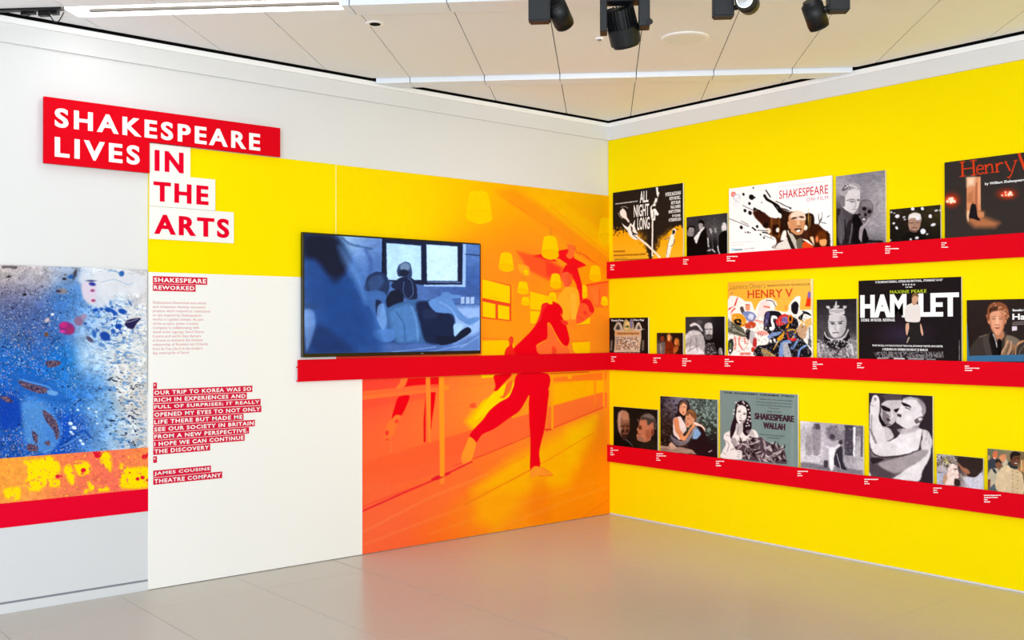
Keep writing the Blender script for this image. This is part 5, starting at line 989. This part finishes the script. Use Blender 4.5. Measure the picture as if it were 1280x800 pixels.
def p17(c):
    c.fr(890, 480, 6.153); c.G(60, '700,320,#f0eef2 740,400,#8c868e 700,500,#eceaf0 740,600,#d4d0d8 900,330,#a49ca6 850,400,#d8d4dc 1050,400,#4c444e 1000,340,#c4bec8 1060,550,#5c545e 1120,500,#f0eef2 1000,600,#c8c4cc 1150,600,#d8d4dc 950,600,#c0bcc4')
    c.P('670,600 760,605 860,625 1000,640 1160,665 1160,700 670,640', '#7c7680', 12, .9, 0); c.P('770,330 800,300 830,320 838,360 830,530 780,540', '#9c949e', 10); c.P('775,340 795,305 825,310 832,350', '#4c444e', 10, .9); c.P('725,400 760,410 770,540 720,540', '#8c868e', 14, .6)
    c.P('1022,315 1090,320 1085,555 1022,545', '#4c4450', 6, 1, 0); c.P('1085,330 1105,330 1100,560 1085,560', '#e8e6ec', 5, 1, 0); c.P('1145,340 1162,340 1160,560 1140,560', '#6c6670', 6, 1, 0); c.P('880,340 960,320 980,440 900,460', '#7c747e', 20, .8); n = c.n(10, 137, 3); c.put(c.th(n, .6, .08)*.18, '#3c3440'); c.put(c.th(c.n(12, 139, 3), .62, .08)*.2, '#fff')
    c.P('860,440 890,420 930,440 960,430 1005,440 1000,520 1010,640 1030,665 980,650 960,600 930,665 905,640 890,640 870,640 860,600 870,500', '#bcb6c0', 8); c.P('900,500 945,490 940,580 930,660 905,650', '#f4f2f8', 8); c.P('950,520 1000,480 1010,600 1035,665 940,620', '#38323c', 8); c.P('862,590 890,590 890,640 862,640', '#3c343e', 8, .9); c.E(925, 405, 22, 22, '#4c444e', 8); c.E(990, 450, 16, 20, '#3a323c', 8); c.L('880,480 930,500 980,470', 14, '#e8e4ec', 8); c.L('960,540 990,650', 4, '#e0dce4', 4)
picture('film_still', 'pale black and white still of an embrace before arches', 'picture', 2, 1000.5, 1078.9, 526.3, p17)
def p18(c):
    c.fr(1075, 485, 6.4); c.C[:] = rgb('#342a30'); 
    c.P('50,640 80,500 120,540 260,560 400,520 555,480 545,560 500,660 460,750 240,720 60,690', '#8c8288', 14)
    c.P('280,690 400,620 555,490 556,560 500,660 465,745 260,722', '#ece6ea', 10); c.P('60,300 80,340 90,520 140,560 400,540 400,600 300,700 180,720 60,640', '#6c6066', 14); c.P('55,650 85,690 80,702 50,698', '#f0ecf0', 5); c.P('90,600 180,640 280,700 240,720 90,690', '#54484e', 14)
    # left face
    c.P('160,200 165,130 200,95 330,90 330,170 300,240 270,280 240,300 210,300 175,250', '#ccc4c8', 8); c.P('150,100 165,60 320,50 330,95 220,98 180,120 160,160', '#54484e', 8); c.P('155,120 165,60 200,90 170,130 165,200 150,190', '#3c3036', 8); c.P('170,140 210,150 245,170 240,190 200,185 175,165', '#241a20', 8); c.P('270,175 320,160 325,175 290,195', '#241a20', 8); c.P('180,180 210,200 240,230 225,300 200,290 180,240', '#6c6066', 12, .8); c.P('212,240 240,250 240,265 218,262', '#3c3036', 6); c.L('205,292 240,292', 7, '#4c3c44', 6); c.P('170,240 210,310 180,330 150,280 150,200', '#1c1418', 8); c.L('250,180 262,230 240,245', 6, '#f4f0f4', 8, .8)
    c.P('165,320 210,310 260,350 265,400 200,430 180,380', '#d0c8cc', 12)
    # right face
    c.P('315,165 335,130 345,90 400,72 460,85 515,130 525,190 490,250 470,300 400,330 350,320 290,280 292,245 310,215 300,195', '#e6e0e4', 7); c.P('440,75 500,100 528,160 510,230 495,200 490,150', '#8c8288', 12, .8); c.P('340,85 380,70 440,75 480,100 420,90 360,95', '#a89ea4', 10, .7); c.P('330,120 350,118 400,140 410,160 385,150 345,140', '#241a20', 6); c.L('362,155 400,170', 7, '#3c3036', 6); c.P('300,205 330,215 325,235 300,225', '#4c3c44', 6); c.P('260,300 300,285 350,320 400,330 380,360 290,380 250,340', '#3c3036', 10); c.P('435,260 480,228 505,235 495,265 450,285', '#6c6066', 6); c.E(480, 248, 16, 12, '#e0dade', 6); c.L('480,290 470,320', 5, '#2c2228', 5)
    c.P('340,330 420,320 500,330 490,400 470,490 400,520 300,540 180,545 110,510 100,440 200,440 300,390', '#ece6ea', 8); c.P('300,330 400,325 430,300 470,300 460,340 340,370', '#b8aeb4', 14, .8)
    c.L('500,340 490,400 470,490', 6, '#3c3036', 6); c.P('500,335 545,345 575,410 575,470 545,520 500,510 485,450 500,400', '#dad2d6', 8); c.L('540,350 530,420', 4, '#7c7278', 6, .7); c.L('560,380 550,440', 4, '#8c8288', 6, .6)
    c.P('150,600 300,560 480,500 545,500 520,550 420,620 300,680 200,650', '#a89ea2', 14); c.L('480,495 330,545 130,560', 7, '#2c2228', 8, .9); c.P('90,555 190,570 100,610', '#2c2228', 10, .9)
    c.P('85,120 110,60 140,60 158,110 155,190 150,250 190,330 210,420 250,440 300,480 200,545 110,520 80,440 75,330 78,200', '#e4dee2', 8); c.L('95,220 90,330 120,440', 8, '#8c8288', 12, .8); c.E(122, 90, 9, 14, '#8c8288', 8); c.L('90,130 110,150', 5, '#7c7278', 6, .7); c.L('80,330 130,440', 12, '#5c5056', 14, .6)
picture('portrait_photograph', 'tall black and white photograph of two bare shouldered men embracing', 'picture', 2, 1086, 1165.6, 491, p18)
def p19(c):
    c.fr(1165, 555, 8.42); c.G(70, '80,140,#b0aab0 80,400,#b8bcd4 400,200,#3a2c2a 500,180,#3c302c 450,300,#302624 480,400,#ccc8dc 520,350,#c0c4d4 250,420,#6c5450 400,430,#dcd4e0')
    c.P('265,125 540,150 525,280 460,350 380,340 290,230', '#382b28', 10); c.P('270,190 320,240 380,270 400,310 360,320 310,270', '#a46c54', 10)
    c.P('60,200 100,150 180,130 260,180 280,240 200,200 150,280 90,310 60,270', '#8c7e74', 8); n = c.n(12, 141, 3); k = (c.x < 270) & (c.y < 300); c.put(k*c.th(n, .56, .06)*.8, '#2c2622'); c.put(k*c.th(c.n(12, 143, 3), .62, .06)*.8, '#e4dcd0'); c.P('60,240 120,220 150,270 130,300 70,290', '#b8aeb0', 10)
    c.L('140,140 160,200', 5, '#f0e468', 4, 1, 0); c.L('120,170 240,240', 5, '#ece068', 4, 1, 0)
    c.P('160,300 180,240 220,205 260,230 275,280 285,320 280,355 240,370 235,435 130,425 140,380', '#ecd2ca', 8); c.L('230,265 262,262', 6, '#4c3a38', 6); c.E(250, 268, 12, 5, '#3c2c2c', 5); c.P('270,320 290,322 280,340', '#c85c5c', 5); c.P('240,370 290,380 290,440 235,435', '#3a2a2a', 8); c.P('130,320 160,330 150,380 135,420 110,400', '#c8946c', 10, .8)
    c.L('290,330 370,420', 8, '#7c8498', 6); c.L('300,320 350,390', 6, '#e4dc90', 6, .9); c.P('330,350 460,350 530,300 530,470 400,460', '#d0cedc', 12, .9); c.tex(10, 145, .15); c.L('345,340 360,350', 8, '#c8a848', 6)
picture('film_still', 'small still of a blonde woman in profile with flowers in her hair', 'picture', 2, 1171, 1228.8, 567.5, p19)
def p20(c):
    c.fr(1165, 555, 8.42); c.G(90, '620,100,#5c6450 700,80,#7c7c64 780,90,#9c8c6c 950,130,#7c6444 620,250,#4c4440 600,400,#8c7c68')
    c.P('640,110 660,70 690,90 685,150 650,165', '#d07450', 7); c.P('600,180 640,150 700,160 730,200 690,280 600,260', '#3c404c', 8); c.P('705,140 730,110 780,110 780,170 740,190', '#d89068', 8); c.P('740,210 780,160 800,200 760,240', '#c8b8a0', 8); c.E(660, 150, 14, 12, '#e8a088', 6)
    c.P('668,200 690,180 725,195 728,235 700,262 672,240', '#8c5c44', 7); c.P('665,205 680,165 720,175 730,205 700,190', '#2c2420', 6); c.P('580,360 620,265 700,260 690,340 680,470 590,470', '#c0b49c', 8); c.P('630,260 660,265 680,300 665,310', '#2c3040', 5); c.P('585,380 615,375 610,470 590,470', '#7c4c3c', 8); c.P('660,420 700,490 600,480', '#5c646c', 8)
    c.P('800,200 830,180 900,240 890,270 830,260', '#34383c', 7); c.P('820,150 840,90 890,80 930,110 925,160 915,210 870,235 835,210', '#6c4434', 8); c.P('822,130 840,85 895,78 935,105 920,125 860,130 835,170', '#28201e', 7); c.L('868,155 882,155', 6, '#201412', 5); c.L('900,152 915,152', 6, '#201412', 5); c.E(885, 203, 16, 6, '#f4e8e0', 5, 10); c.L('870,195 908,192', 4, '#2c1814', 4); c.E(892, 172, 10, 12, '#8c5c44', 8)
    c.P('675,350 720,260 790,220 830,250 890,270 930,290 955,350 960,525 690,495', '#dcc4a0', 8); c.P('850,280 930,290 950,520 850,510', '#d2b890', 20, .6)
    for i in range(6): c.E(845, 285+i*42, 5, 5, '#7c5c44', 4); c.E(900, 300+i*42, 5, 5, '#8c6c50', 4)
    c.L('848,270 848,500', 2, '#b89c78', 4, .6); c.P('935,170 948,165 950,290 935,280', '#e8c088', 6, 1, 0); c.P('955,170 968,168 968,300 955,290', '#d89860', 6, 1, 0); c.P('905,250 940,250 930,290 910,285', '#c07c58', 8, .8); c.P('590,120 610,130 610,160 590,170', '#f0c090', 8, .7)
picture('film_still', 'colour still of a smiling man in a cream buttoned jacket, cut by frame', 'picture', 2, 1234.5, 1310, 560.7, p20, xtr=-3.66)

# ---- printed captions on the rails: too small to read, rows of tiny type
def captions(rail_, spots, z0):
    for i, (x, y, ls) in enumerate(spots):
        rs = np.random.RandomState(int(x)); V = []; F = []
        for r, wd_ in enumerate(ls):
            yy = y+r*2.7; xx = x
            while xx < x+wd_:
                w_ = rs.uniform(.5, 1.3); h_ = rs.uniform(1.0, 1.5)
                p = [onplane(q, 0, -.0357) for q in ((xx, yy), (xx, yy+h_), (xx+w_, yy+h_))]
                n = len(V); V += [(-.0357, p[0][1], p[0][2]), (-.0357, p[1][1], p[1][2]), (-.0357, p[2][1], p[1][2]), (-.0357, p[2][1], p[0][2])]; F.append((n, n+1, n+2, n+3)); xx += w_+.22
        me = bpy.data.meshes.new('caption'); me.from_pydata(V, [], F); link('caption', me, rail_, M['white_ink'])
captions(rails[0], [(763, 331, (5, 3, 4)), (854, 324, (6, 4, 4)), (908.5, 320, (13, 4, 10)), (1041, 312.5, (5, 12, 4, 5)), (1106.5, 307.5, (6, 17, 5, 6)), (1176.8, 303, (6, 4, 8))], 0)
captions(rails[1], [(764, 445.5, (6, 3, 4)), (816.8, 447, (8, 3, 4)), (853, 448, (5, 10, 4, 4)), (906, 448.6, (5, 11, 4, 6)), (1016, 452, (5, 12, 4, 5)), (1071.5, 453.5, (5, 4, 8)), (1206, 457, (5, 17, 9))], 0)
captions(rails[2], [(763, 559.5, (3, 10, 3, 4)), (820.5, 566.5, (8, 12, 3, 4)), (895, 576, (10, 3, 6)), (997, 588.5, (13, 4, 5)), (1080.6, 598.5, (17, 4, 6)), (1166.8, 609.5, (10, 4, 6)), (1230, 618.5, (20, 17, 4, 7))], 0)
